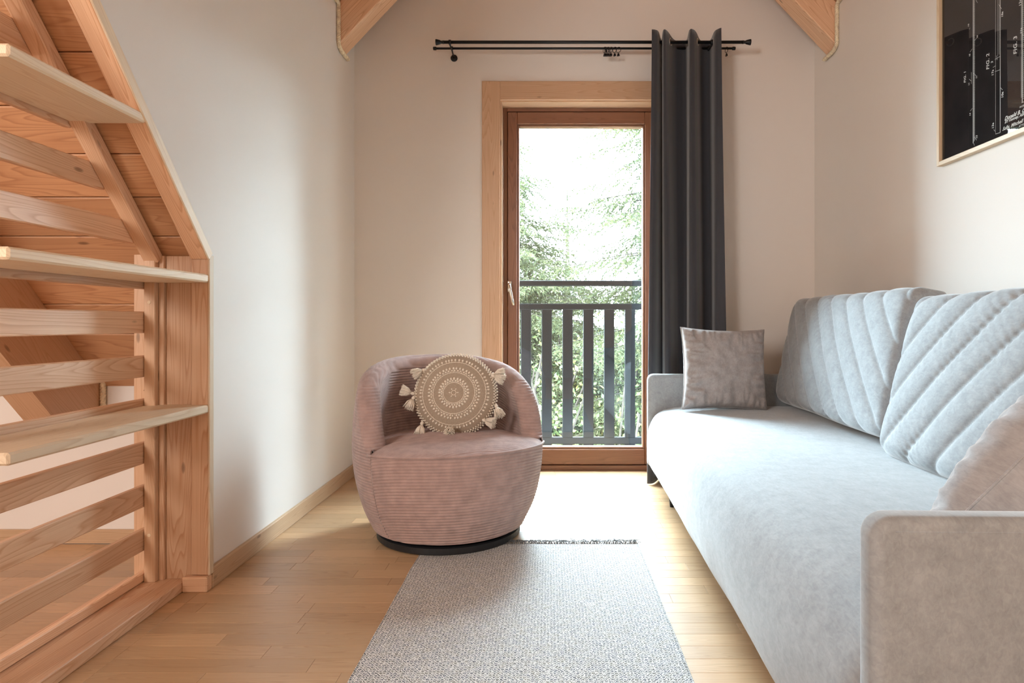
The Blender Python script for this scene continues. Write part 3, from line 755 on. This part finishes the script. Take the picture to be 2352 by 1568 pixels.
def back_cushion(yc, L, H, T, sgn_, loc, lean, rz=0, lab=None):
    rb = rounded_box(22, 210, 110, T, L, H, .055)
    out = []
    for v, nrm in zip(rb[0], rb[2]):
        u, w_ = v.y, v.z
        # diagonal stitched channels; they bow a little with the filling
        q = (-u*sgn_+w_*(.92+.25*sgn_*0))/1.38 + .012*math.sin(w_*5)
        ph = (q/.112) % 1.0; d = min(ph, 1-ph)*.112
        puff = .0125*(1-math.exp(-d/.018))
        edge = min(L/2-abs(u), .08)/.08; edge = max(0, edge)
        wgt = smoothstep(.1, .75, -nrm.x) if nrm.length else 0
        belly = .020*(1-(2*u/L)**4)*(1-(2*w_/H)**2)
        wr = .0018*math.sin((-u*sgn_-w_)*170+4*noise.noise(Vector((u*7, w_*7, 0))))*math.exp(-d/.03)*max(0, noise.noise(Vector((u*4+3, w_*4, 1)))*1.6+.25)
        front = (puff*(.35+.65*edge)+belly+wr)*(1 if v.x < 0 else 0)*(wgt if wgt > 0 else 0)
        p = v.copy(); p.x -= front
        if v.z > 0 and nrm.z > .3: p.z += puff*.6*(1 if v.x < .04 else 0)
        p.x += .003*noise.noise(v*6); p.z += .006*noise.noise(Vector((v.y*3, 5, v.x)))
        out.append(p)
    o = mesh_obj('back_cushion', out, rb[1], 'sofa', sofa, True)
    o.location = loc; o.rotation_euler = (0, lean, rz)
    if lab: o['label'] = lab
    return o
back_cushion(0, 1.17, .535, .17, 1, (.775, 1.90, .725), .20, 0, 'far back cushion, stitched channels sloping down towards the camera')
back_cushion(0, 1.20, .540, .17, -1, (.750, .705, .690), .25, 0, 'near back cushion, stitched channels rising towards the camera')

# throw pillows
def pillow_geo(w_, h_, t_, n=64, seed=0, wr=.006):
    vs, fs = [], []
    for side in (1, -1):
        for j in range(n+1):
            for i in range(n+1):
                u = -1+2*i/n; v = -1+2*j/n
                e = max(0, (1-u*u))*max(0, (1-v*v))
                th = t_/2*e**.38
                # sides pull in between the corners
                x = u*w_/2*(1-.07*(1-v*v)*abs(u)**2); z = v*h_/2*(1-.07*(1-u*u)*abs(v)**2)
                ed = 1-max(abs(u), abs(v)); k = math.exp(-ed/.22)
                along = u if abs(v) > abs(u) else v
                fold = noise.noise(Vector((along*4.2+seed, seed*.7, ed*1.2)))+.6*noise.noise(Vector((along*11, seed, ed*2.5)))
                pl = wr*1.6*math.exp(-ed/.30)*min(1, ed*9)*(1-2*abs(fold))+wr*.5*noise.noise(Vector((u*6, v*6, seed)))*min(1, ed*9)
                big = wr*.9*noise.noise(Vector((u*1.7+seed, v*1.7, side)))*e
                vs.append(Vector((x, -side*(th+(pl+big if e > 0 else 0)), z)))
    m = (n+1)**2
    for s in range(2):
        for j in range(n):
            for i in range(n):
                a = s*m+j*(n+1)+i; q = (a, a+1, a+n+2, a+n+1); fs.append(q if s == 0 else q[::-1])
    bm = bmesh.new(); bv = [bm.verts.new(v) for v in vs]
    for q in fs: bm.faces.new([bv[i] for i in q])
    bmesh.ops.remove_doubles(bm, verts=bm.verts, dist=.0004)
    return bm
def throw_pillow(label, loc, rot, w_, h_, t_, mat, seed, wr, rest=None):
    p = thing('throw_pillow', label, 'pillow', loc); p.rotation_euler = rot
    bm = pillow_geo(w_, h_, t_, 90, seed, wr)
    from mathutils import Euler
    Mp = Matrix.Translation(loc) @ Euler(rot).to_matrix().to_4x4(); Mi = Mp.inverted()
    def squash(v):
        if rest is None: return v
        q = Mp @ v
        if q.z < rest+.05:            # the lower corner is crushed against the seat
            d = rest+.05-q.z; q.z = rest+.05*math.exp(-d/.05)
        return Mi @ q
    for v in bm.verts: v.co = squash(v.co)
    bm_obj('pillow_cover', bm, mat, p, True)
    n = 40; path = []
    for s in range(4):
        for i in range(n):
            c = -1+2*i/n; u, v = [(c, -1), (1, c), (-c, 1), (-1, -c)][s]
            path.append((u*w_/2*(1-.07*(1-v*v)*abs(u)**2), 0, v*h_/2*(1-.07*(1-u*u)*abs(v)**2)))
    tube('seam', [squash(Vector(q)) for q in path], .0022, mat, p, 6, True)
    return p
throw_pillow('square taupe velour throw pillow in the far corner of the sofa', (.860, 3.225, .650), (-.17, .03, .06), .425, .405, .16, 'throw', 1.3, .010)
throw_pillow('silvery crinkled throw pillow leaning behind the near sofa arm', (.900, 1.13, .585), (.58, -.80, .0), .48, .46, .24, 'throw2', 5.1, .009, .452)

# ------------------------------------------------------------------ swivel armchair in corduroy
CX, CY = -.42, 2.744
ch = thing('tub_armchair', 'dusty pink corduroy tub armchair on a round black swivel base', 'armchair', (CX, CY, .0045), math.radians(24))
# local frame: the chair faces -Y; theta measured from the front
RIB = .0118
def rout(z):
    P = [(0, .285), (.045, .300), (.09, .330), (.16, .358), (.24, .376), (.33, .387), (.42, .388), (.52, .380), (.62, .366), (.70, .350), (.80, .33)]
    for (a, ra), (b, rb_) in zip(P[:-1], P[1:]):
        if z <= b:
            t = (z-a)/(b-a); t = max(0, t); return ra+(rb_-ra)*t
    return .33
def routs(z): return sum(rout(z+d) for d in (-.05, -.03, -.015, 0, .015, .03, .05))/7
HN = [(60, .375), (66, .40), (72, .455), (80, .535), (88, .592), (96, .630), (106, .662), (120, .692), (140, .712), (160, .722), (180, .725)]
def hgt(th):
    th = abs(th)
    for (a, ha), (b, hb) in zip(HN[:-1], HN[1:]):
        if th <= b: 
            t = (th-a)/(b-a); return ha+(hb-ha)*t
    return .725
def hs(th): return sum(hgt(min(180, abs(th)+d)) if abs(th)+d <= 180 else hgt(360-abs(th)-d) for d in (-4, -2, 0, 2, 4))/5
def rib(ph):
    s = abs(math.sin(PI*ph/RIB)); return .0050*(s**.40)
def pol(th, r, z):
    a = math.radians(th); return Vector((math.sin(a)*r, -math.cos(a)*r, z))
T0 = 64
nth = 0; vs, fs = [], []; ncs = None
Zb = .045
_a = list(np.arange(T0, 94, .19)); thl = _a+list(np.linspace(94, 266, 96))+[360-t for t in _a[::-1]]; nth = len(thl)-1
for th in thl:
    tt = th if th <= 180 else 360-th
    h = hs(tt); e = min(1, (tt-T0)/9.0); tk = .082*math.sqrt(max(0, 1-(1-e)**2))+.004
    flat = smoothstep(95, 130, tt)
    psi = math.atan((hs(min(tt+1.5, 179))-hs(max(tt-1.5, T0)))/(math.radians(3)*.37))
    row = []
    nO, nR, nI = 360, 48, 210
    zt_ = h-tk/2
    for i in range(nO):
        z = Zb+(zt_-Zb)*i/nO; row.append((routs(z), z, 0, 1, 0))
    rc = routs(zt_)
    for i in range(nR+1):
        a = PI*i/nR; row.append((rc-tk/2+tk/2*math.cos(a), zt_+tk/2*math.sin(a), tk*(i/nR)*flat*1.3, math.cos(a), math.sin(a)))
    for i in range(1, nI+1):
        z = zt_+(.345-zt_)*i/nI; row.append((min(routs(z), rc+.012*(1-i/nI)+.02)-tk, z, tk*flat*1.3, -1, 0))
    for (r, z, off, nx_, nz_) in row:
        d = rib(z+off)
        d += .0022*noise.noise(Vector((th*.05, z*9, 0)))+.004*noise.noise(Vector((th*.02, z*4, 3)))
        pt = pol(th, r+nx_*d, z+nz_*d*math.cos(psi)); ta = math.radians(th); tg = Vector((math.cos(ta), math.sin(ta), 0))*(-1 if th <= 180 else 1)
        vs.append(pt+tg*d*max((1-e)**.7, nz_*math.sin(psi)))
    ncs = len(row)
for i in range(nth):
    for k in range(ncs-1):
        a = i*ncs+k; fs.append((a, a+ncs, a+ncs+1, a+1))
fs.append(tuple(range(ncs))[::-1]); fs.append(tuple(nth*ncs+k for k in range(ncs)))
mesh_obj('shell', vs, fs, 'cord', ch, True)
# front panel between the arms
vs, fs = [], []; nt_, nz_ = 120, 300
for i in range(nt_+1):
    th = -T0-1.5+(2*T0+3)*i/nt_
    zt_ = .372+.016*math.cos(math.radians(th*1.2)); edge = min(1, (T0+1.5-abs(th))/3)
    for k in range(nz_+1):
        z = Zb+(zt_-Zb)*k/nz_
        droop = .030*(abs(th)/T0)**4*(1)
        d = rib(z+droop)*edge+.003*noise.noise(Vector((th*.03, z*5, 7)))
        vs.append(pol(th, routs(z)+.002*edge-.004*(1-edge)+d, z))
for i in range(nt_):
    for k in range(nz_):
        a = i*(nz_+1)+k; fs.append((a, a+nz_+1, a+nz_+2, a+1))
mesh_obj('front_panel', vs, fs, 'cord', ch, True)
# seat cushion top with lateral ribs
vs, fs = [], []; nr_, na = 190, 640
for i in range(na):
    th = -180+360*i/na; at = abs(th)
    Rf = routs(.38)+.004; Ri = routs(.38)-.070
    k_ = smoothstep(T0+2, T0+13, at); R = Rf*(1-k_)+Ri*k_
    ze = (.372+.016*math.cos(math.radians(th*1.2)))*(1-k_)+.372*k_
    for j in range(nr_+1):
        q = j/nr_; r = R*q; p = pol(th, r, 0)
        dome = .030*(1-q**4)**.6+.010*(1-q*q)
        z = ze*q*q+.380*(1-q*q)+dome*.75
        ph = p.y+.03*p.x*p.x/.15
        z += rib(ph)*1.0*min(1, (1-q)*25)+.006*noise.noise(Vector((p.x*7, p.y*7, 2)))*(1-q)
        vs.append(Vector((p.x, p.y, z)))
for i in range(na):
    i2 = (i+1) % na
    for j in range(nr_):
        a = i*(nr_+1)+j; b = i2*(nr_+1)+j
        if j == 0: fs.append((a, a+1, b+1))
        else: fs.append((a, a+1, b+1, b))
mesh_obj('seat', vs, fs, 'cord', ch, True)
tube('piping', [pol(th, routs(.38)+.008, .373+.016*math.cos(math.radians(th*1.2))) for th in np.linspace(-T0-2, T0+2, 70)], .0048, 'cord', ch, 8)
for s_ in (-1, 1):
    tube('side_seam', [pol(s_*(T0+.6), routs(z)+.0012, z) for z in np.linspace(.05, .372, 30)], .0022, 'cord', ch, 6)
v, f = lathe_geo([(.0, .0), (.292, 0), (.296, .004), (.296, .026), (.288, .030), (.20, .032), (.20, .044), (.29, .046), (0.0, .046)], (0, 0, 0), 72); mesh_obj('swivel_base', v, f, 'blackpl', ch, True)
bpy.data.objects['swivel_base'].data.polygons.foreach_set('use_smooth', [False]*len(bpy.data.objects['swivel_base'].data.polygons))

# round tasselled pillow on the armchair
RP = .175
rp_ = thing('round_pillow', 'round beige pillow with embroidered rings and ecru tassels on the pink armchair', 'pillow', (-.402, 2.800, .570))
rp_.rotation_euler = (-.27, 0, -.02)
# disc in the local XZ plane, face towards -Y
vs, fs = [], []; na, nq = 96, 26
def thick(q): return .052*(1-q**2.6)**.55
for side in (1, -1):
    for j in range(nq+1):
        q = j/nq
        for i in range(na):
            a = 2*PI*i/na; vs.append(Vector((math.cos(a)*RP*q, -side*thick(q)+.002*noise.noise(Vector((q*3*math.cos(a), q*3*math.sin(a), side)))*(1-q), math.sin(a)*RP*q)))
m_ = (nq+1)*na
for s in range(2):
    for j in range(nq):
        for i in range(na):
            a = s*m_+j*na+i; b = s*m_+j*na+(i+1) % na; q = (a, b, b+na, a+na); fs.append(q if s == 0 else q[::-1])
mesh_obj('pillow_cover', vs, fs, 'linen', rp_, True)
def ell(c, rx_, ry_, rz_, ang):
    """low-poly stitched petal at polar angle ang, long axis radial"""
    out = []; fc = []; ns_, nr2 = 6, 4
    er_ = Vector((math.cos(ang), 0, math.sin(ang))); et = Vector((-math.sin(ang), 0, math.cos(ang))); en = Vector((0, -1, 0))
    for i in range(nr2+1):
        la = PI*i/nr2
        for k in range(ns_):
            lo = 2*PI*k/ns_; out.append(Vector(c)+er_*rx_*math.cos(la)+(et*math.cos(lo)*ry_+en*math.sin(lo)*rz_)*math.sin(la))
    for i in range(nr2):
        for k in range(ns_): fc.append((i*ns_+k, i*ns_+(k+1) % ns_, (i+1)*ns_+(k+1) % ns_, (i+1)*ns_+k))
    return out, fc
def ring_emb(q, npet, q2, size, double=False, cord=True):
    parts = []
    if cord: parts.append(tube_geo([Vector((math.cos(a)*RP*q*(1+.006*math.sin(a*npet*2)), -thick(q)-.0008, math.sin(a)*RP*q*(1+.006*math.sin(a*npet*2)))) for a in np.linspace(0, 2*PI, npet*3, endpoint=False)], .0014, 5, True))
    for k in range(npet):
        a = 2*PI*k/npet+random.uniform(-.02, .02); qm = (q+q2)/2+random.uniform(-.004, .004)
        parts.append(tube_geo([Vector((math.cos(a)*RP*q, -thick(q)-.0008, math.sin(a)*RP*q)), Vector((math.cos(a)*RP*qm, -thick(qm)-.0012, math.sin(a)*RP*qm))], .0010, 4))
        parts.append(ell((math.cos(a)*RP*q2, -thick(q2)-.0010, math.sin(a)*RP*q2), size*1.35, size*1.05, size*.85, a))
        if double:
            a2_ = a+PI/npet; qq = q+(q2-q)*.45; parts.append(ell((math.cos(a2_)*RP*qq, -thick(qq)-.0010, math.sin(a2_)*RP*qq), size*1.0, size*.9, size*.7, a2_))
    v, f = join_geo(parts); return mesh_obj('embroidered_ring', v, f, 'ecru', rp_, True)
ring_emb(.055, 6, .10, .0030); ring_emb(.25, 28, .345, .0046, True); ring_emb(.50, 46, .605, .0043, True); ring_emb(.765, 60, .825, .0040)
parts = []
for k in range(84):
    a = 2*PI*k/84
    for q, dq in ((.955, 0), (.985, .5)):
        aa = a+dq*2*PI/84; parts.append(ell((math.cos(aa)*RP*q, -thick(q)-.001, math.sin(aa)*RP*q), .0045, .0032, .0035, aa+random.uniform(-.5, .5)))
    aa = a; parts.append(ell((math.cos(aa)*RP*1.018, .002, math.sin(aa)*RP*1.018), .0045, .0042, .0042, aa))
v, f = join_geo(parts); mesh_obj('edge_trim', v, f, 'ecru', rp_, True)
def tassel_geo(seed, L=.058):
    rnd = random.Random(seed); parts = [ell((0, 0, -.006), .0095, .0085, .0085, PI/2), tube_geo([(0, 0, .004), (0, 0, -.001)], .0022, 6), tube_geo([(.005*math.cos(t), .005*math.sin(t), -.0145) for t in np.linspace(0, 2*PI, 12, endpoint=False)], .0014, 5, True)]
    for k in range(130):
        a = rnd.random()*2*PI; r0 = .0045*math.sqrt(rnd.random()); r1 = .0255*math.sqrt(rnd.random()); l = L*rnd.uniform(.86, 1.05)
        p = [Vector((r0*math.cos(a), r0*math.sin(a), -.013)), Vector((r0*1.6*math.cos(a)+r1*.45*math.cos(a), (r0*1.6+r1*.45)*math.sin(a), -.013-(l-.013)*.4)), Vector((r1*math.cos(a+.1), r1*math.sin(a+.1)*.8, -l))]
        parts.append(tube_geo(p, [.0013, .0016, .0012], 4))
    return join_geo(parts)
def tas(ang_deg, dirv, seed, yoff=-.018, rr=1.0):
    a = math.radians(ang_deg); base = Vector((math.cos(a)*RP*rr, yoff, math.sin(a)*RP*rr)); d = Vector(dirv).normalized()
    z_ = -d; x_ = Vector((0, 1, 0)).cross(z_)
    if x_.length < .05: x_ = Vector((1, 0, 0))
    x_.normalize(); y_ = z_.cross(x_); v, f = tassel_geo(seed); o = mesh_obj('tassel', v, f, 'ecru', rp_, True)
    mt = Matrix((x_, y_, z_)).transposed().to_4x4(); mt.translation = base; o.matrix_local = mt
tas(184, (-.35, -.25, -.9), 1); tas(180, (-.9, -.3, .25), 11)
tas(222, (-.12, -.2, -1), 2, -.02, 1.02); tas(268, (0, -.9, -.35), 3, -.045, .86); tas(318, (.75, -.3, -.25), 4, -.03, .95)
tas(345, (.35, -.35, -.9), 5, -.02, 1.04); tas(28, (.75, -.15, -.35), 6, -.01); tas(30, (.9, -.1, .05), 16, -.004); tas(142, (-.5, -.3, -.3), 7, -.004)

# ------------------------------------------------------------------ rug
rug = thing('rug', 'white woven rug with small dark diamond motifs and frayed fringe', 'rug')
nx_, ny_ = 80, 220; vs, fs = [], []
rx0, rx1, ry0, ry1 = -.490, .350, .35, 2.585
for lay in (0, 1):
    for j in range(ny_+1):
        y = ry0+(ry1-ry0)*j/ny_
        for i in range(nx_+1):
            t = i/nx_; x = rx0+(rx1-rx0)*t+.004*noise.noise(Vector((y*5, t*.5, 3)))-.012*(y < 2.0)*0
            z = .0042+.0006*noise.noise(Vector((x*9, y*9, 0))) if lay == 0 else .0005
            vs.append((x, y, z))
m_ = (nx_+1)*(ny_+1)
for j in range(ny_):
    for i in range(nx_):
        a = j*(nx_+1)+i; fs.append((a, a+1, a+nx_+2, a+nx_+1)); fs.append((m_+a, m_+a+nx_+1, m_+a+nx_+2, m_+a+1))
bd = [i for i in range(nx_+1)]+[j*(nx_+1)+nx_ for j in range(1, ny_+1)]+[ny_*(nx_+1)+i for i in range(nx_-1, -1, -1)]+[j*(nx_+1) for j in range(ny_-1, 0, -1)]
for a, b in zip(bd, bd[1:]+bd[:1]): fs.append((a, a+m_, b+m_, b))
mesh_obj('weave', vs, fs, 'rug', rug, True)
parts = []; rnd = random.Random(3)
for k in range(420):
    x = rx0+(rx1-rx0)*k/419+rnd.uniform(-.001, .001); far = x > .1
    l = rnd.uniform(.022, .045); a = rnd.uniform(-.7, .7)
    p = [Vector((x, ry1-.004, .004)), Vector((x+math.sin(a)*l*.5, ry1+l*.45, .006+rnd.uniform(0, .008))), Vector((x+math.sin(a*1.5)*l, ry1+l*.9, .002+rnd.uniform(0, .012 if far else .006)))]
    parts.append(tube_geo(p, [.0011, .0012, .0008], 4))
v, f = join_geo(parts); o = mesh_obj('fringe', v, f, 'fringe', rug, True); o['kind'] = 'stuff'
for x in (rx0, rx1):
    tube('selvedge', [(x+.004*noise.noise(Vector((y*5, (.0 if x < 0 else .5), 3))), y, .003) for y in np.linspace(ry0, ry1, 120)], .0026, 'rug', rug, 6)

# ------------------------------------------------------------------ outside: meadow, spruces, bushes
gv, gf = [], []; n = 40
for j in range(n+1):
    for i in range(n+1):
        x = -30+60*i/n; y_ = 4.5+70*(j/n)**1.5; z = -3.0+max(0, (y_-10))*.05+.4*noise.noise(Vector((x*.15, y_*.15, 0)))
        if y_ < 6: z = -3.0
        gv.append((x, y_, z))
for j in range(n):
    for i in range(n): a = j*(n+1)+i; gf.append((a, a+1, a+n+2, a+n+1))
struct(mesh_obj('ground', gv, gf, 'grass', None, True))

def tris(name, P, mat, parent):
    """P: (n,3,3) numpy triangles"""
    P = np.asarray(P, dtype=np.float32); n = len(P); me = bpy.data.meshes.new(name)
    me.vertices.add(n*3); me.vertices.foreach_set('co', P.reshape(-1)); me.loops.add(n*3); me.loops.foreach_set('vertex_index', np.arange(n*3, dtype=np.int32))
    me.polygons.add(n); me.polygons.foreach_set('loop_start', np.arange(0, n*3, 3, dtype=np.int32)); me.polygons.foreach_set('loop_total', np.full(n, 3, dtype=np.int32))
    me.update(); me.validate(); me.materials.append(M[mat]); return link(bpy.data.objects.new(name, me), parent)
rng = np.random.default_rng(5)
def spruce(label, x, y_, zg, H, Rb, nbr, seed, group=None, density=1.0, zmin=None):
    rnd = random.Random(seed); t = thing('spruce_tree', label, 'tree', (x, y_, zg), 0, group)
    v, f = tube_geo([(0, 0, 0), (0.02, 0, H*.5), (0, 0, H)], [H*.018+.03, H*.010+.02, .01], 10); mesh_obj('trunk', v, f, 'bark', t, True)
    T = []; br = []
    for b in range(nbr):
        q = rnd.random()**.8; z0 = H*(.06+.93*q); R = Rb*(1-q)**.85*rnd.uniform(.75, 1.1)+.12; a = rnd.random()*2*PI
        if zmin and z0 < zmin: continue
        d = Vector((math.cos(a), math.sin(a), 0)); side = Vector((-d.y, d.x, 0)); pts = []
        for k in range(8):
            s = k/7; pts.append(Vector((0, 0, z0))+d*R*s+Vector((0, 0, R*(.10*s-.42*s*s+.16*s**3)*(1-.6*q))))
        br.append(tube_geo(pts[::1], [.0035+.007*R*(1-k/7)**1.5*.5 for k in range(8)], 4, cap=False))
        ntw = max(6, int(R*17*density))
        for k in range(ntw):
            s = .12+.88*(k+rnd.random())/ntw; i = min(6, int(s*7)); fr_ = s*7-i; p = pts[i].lerp(pts[i+1], fr_)
            sgn2 = -1 if k % 2 else 1; tl = (.10+.30*R*(1-s)+.06)*rnd.uniform(.6, 1.2)
            td = (d*.55+side*sgn2*rnd.uniform(.4, 1)+Vector((0, 0, -rnd.uniform(.3, 1.0)))).normalized()
            nn = max(5, int(tl*75*density))
            for m2 in range(nn):
                c = p+td*tl*(m2/nn); ang = rnd.random()*2*PI
                o_ = Vector((rnd.gauss(0, 1), rnd.gauss(0, 1), rnd.gauss(0, .8))).normalized(); o_ = (o_+td*.8).normalized()
                wv_ = o_.cross(Vector((rnd.random()-.5, rnd.random()-.5, rnd.random()-.5))).normalized()*.0075
                e_ = c+o_*rnd.uniform(.035, .06)
                T.append(((c+wv_)[:], (c-wv_)[:], e_[:]))
    v, f = join_geo(br); mesh_obj('branches', v, f, 'bark', t, True)
    o = tris('foliage', T, 'needle', t); o['kind'] = 'stuff'; t.children[1]['kind'] = 'stuff'; return len(T)
def dup_tree(src, label, loc, rz):
    c = src.copy(); C.objects.link(c); c.location = loc; c.rotation_euler = (0, 0, rz); c['label'] = label
    for ch_ in list(src.children):
        d = ch_.copy(); C.objects.link(d); d.parent = c
    return c
def bush(label, x, y_, zg, H, R, nl, seed, group=None, mat='leaf'):
    rnd = random.Random(seed); t = thing('leafy_shrub', label, 'shrub', (x, y_, zg), 0, group); T = []; br = []
    nb = 26
    for b in range(nb):
        a = rnd.random()*2*PI; rr = R*rnd.uniform(.25, 1); top = H*rnd.uniform(.6, 1); pts = []
        wob = Vector((rnd.uniform(-.2, .2), rnd.uniform(-.2, .2), 0))
        for k in range(7):
            s = k/6; pts.append(Vector((math.cos(a)*rr*s**1.3, math.sin(a)*rr*s**1.3, top*s))+wob*math.sin(s*5))
        br.append(tube_geo(pts, [.030*(1-k/7)+.005 for k in range(7)], 5, cap=False))
        for m2 in range(nl//nb):
            s = .18+.82*rnd.random(); i = min(5, int(s*6)); c = pts[i].lerp(pts[i+1], s*6-i)+Vector((rnd.gauss(0, .20), rnd.gauss(0, .20), rnd.gauss(0, .16)))
            u = Vector((rnd.gauss(0, 1), rnd.gauss(0, 1), rnd.gauss(0, 1)-.5)).normalized(); w2 = u.cross(Vector((rnd.gauss(0, 1), rnd.gauss(0, 1), rnd.gauss(0, 1)))).normalized(); l = rnd.uniform(.035, .075)
            A_, B_, C_, D_ = c, c+u*l*.5+w2*l*.30, c+u*l, c+u*l*.5-w2*l*.30
            T.append((A_[:], B_[:], C_[:])); T.append((A_[:], C_[:], D_[:]))
    v, f = join_geo(br); mesh_obj('branches', v, f, 'bark', t, True); o = tris('foliage', T, mat, t); o['kind'] = 'stuff'; t.children[0]['kind'] = 'stuff'
spruce('tall spruce with drooping branches at right behind the balcony', 1.80, 7.6, -3.0, 10.5, 2.9, 330, 11, None, 1.35, 1.0)
spruce('full spruce at left behind the balcony rail', -.60, 8.8, -3.0, 6.6, 3.2, 330, 12, None, 1.25, .8)
spruce('slender distant spruce tip between the two nearer trees', .42, 15.5, -2.7, 6.8, 2.4, 200, 13, None, .8, 1.5)
spruce('broad distant spruce behind the left tree', -1.2, 14.5, -2.7, 7.9, 2.4, 120, 14, None, .7, 1.5)
spruce('distant spruce behind the right tree', 2.6, 17, -2.6, 7.4, 2.2, 110, 15, None, .7, 1.5)
big = bpy.data.objects['spruce_tree']  # out-of-view copies added to keep sky light from the right off the left wall
dup_tree(big, 'unseen spruce right of the balcony, added to block sky light', (6.9, 6.4, -3.0), 1.9)
dup_tree(big, 'unseen spruce beyond the house corner, added to block sky light', (5.7, 7.9, -3.0), 4.1)
dup_tree(big, 'unseen spruce close beside the right end of the balcony, added to block sky light', (4.7, 5.6, -3.0), 3.0)
bush('yellowing shrub low behind the left balusters', -.55, 7.3, -3.0, 3.9, 1.3, 6500, 21)
bush('shrub with golden leaves behind the middle balusters', .55, 6.7, -3.0, 3.6, 1.2, 6500, 22)
bush('greenish shrub behind the right balusters', 1.5, 7.6, -3.0, 4.0, 1.4, 6500, 23)
bush('tall rear shrub filling in beneath the spruces', .3, 9.8, -3.0, 4.1, 2.0, 8000, 24)
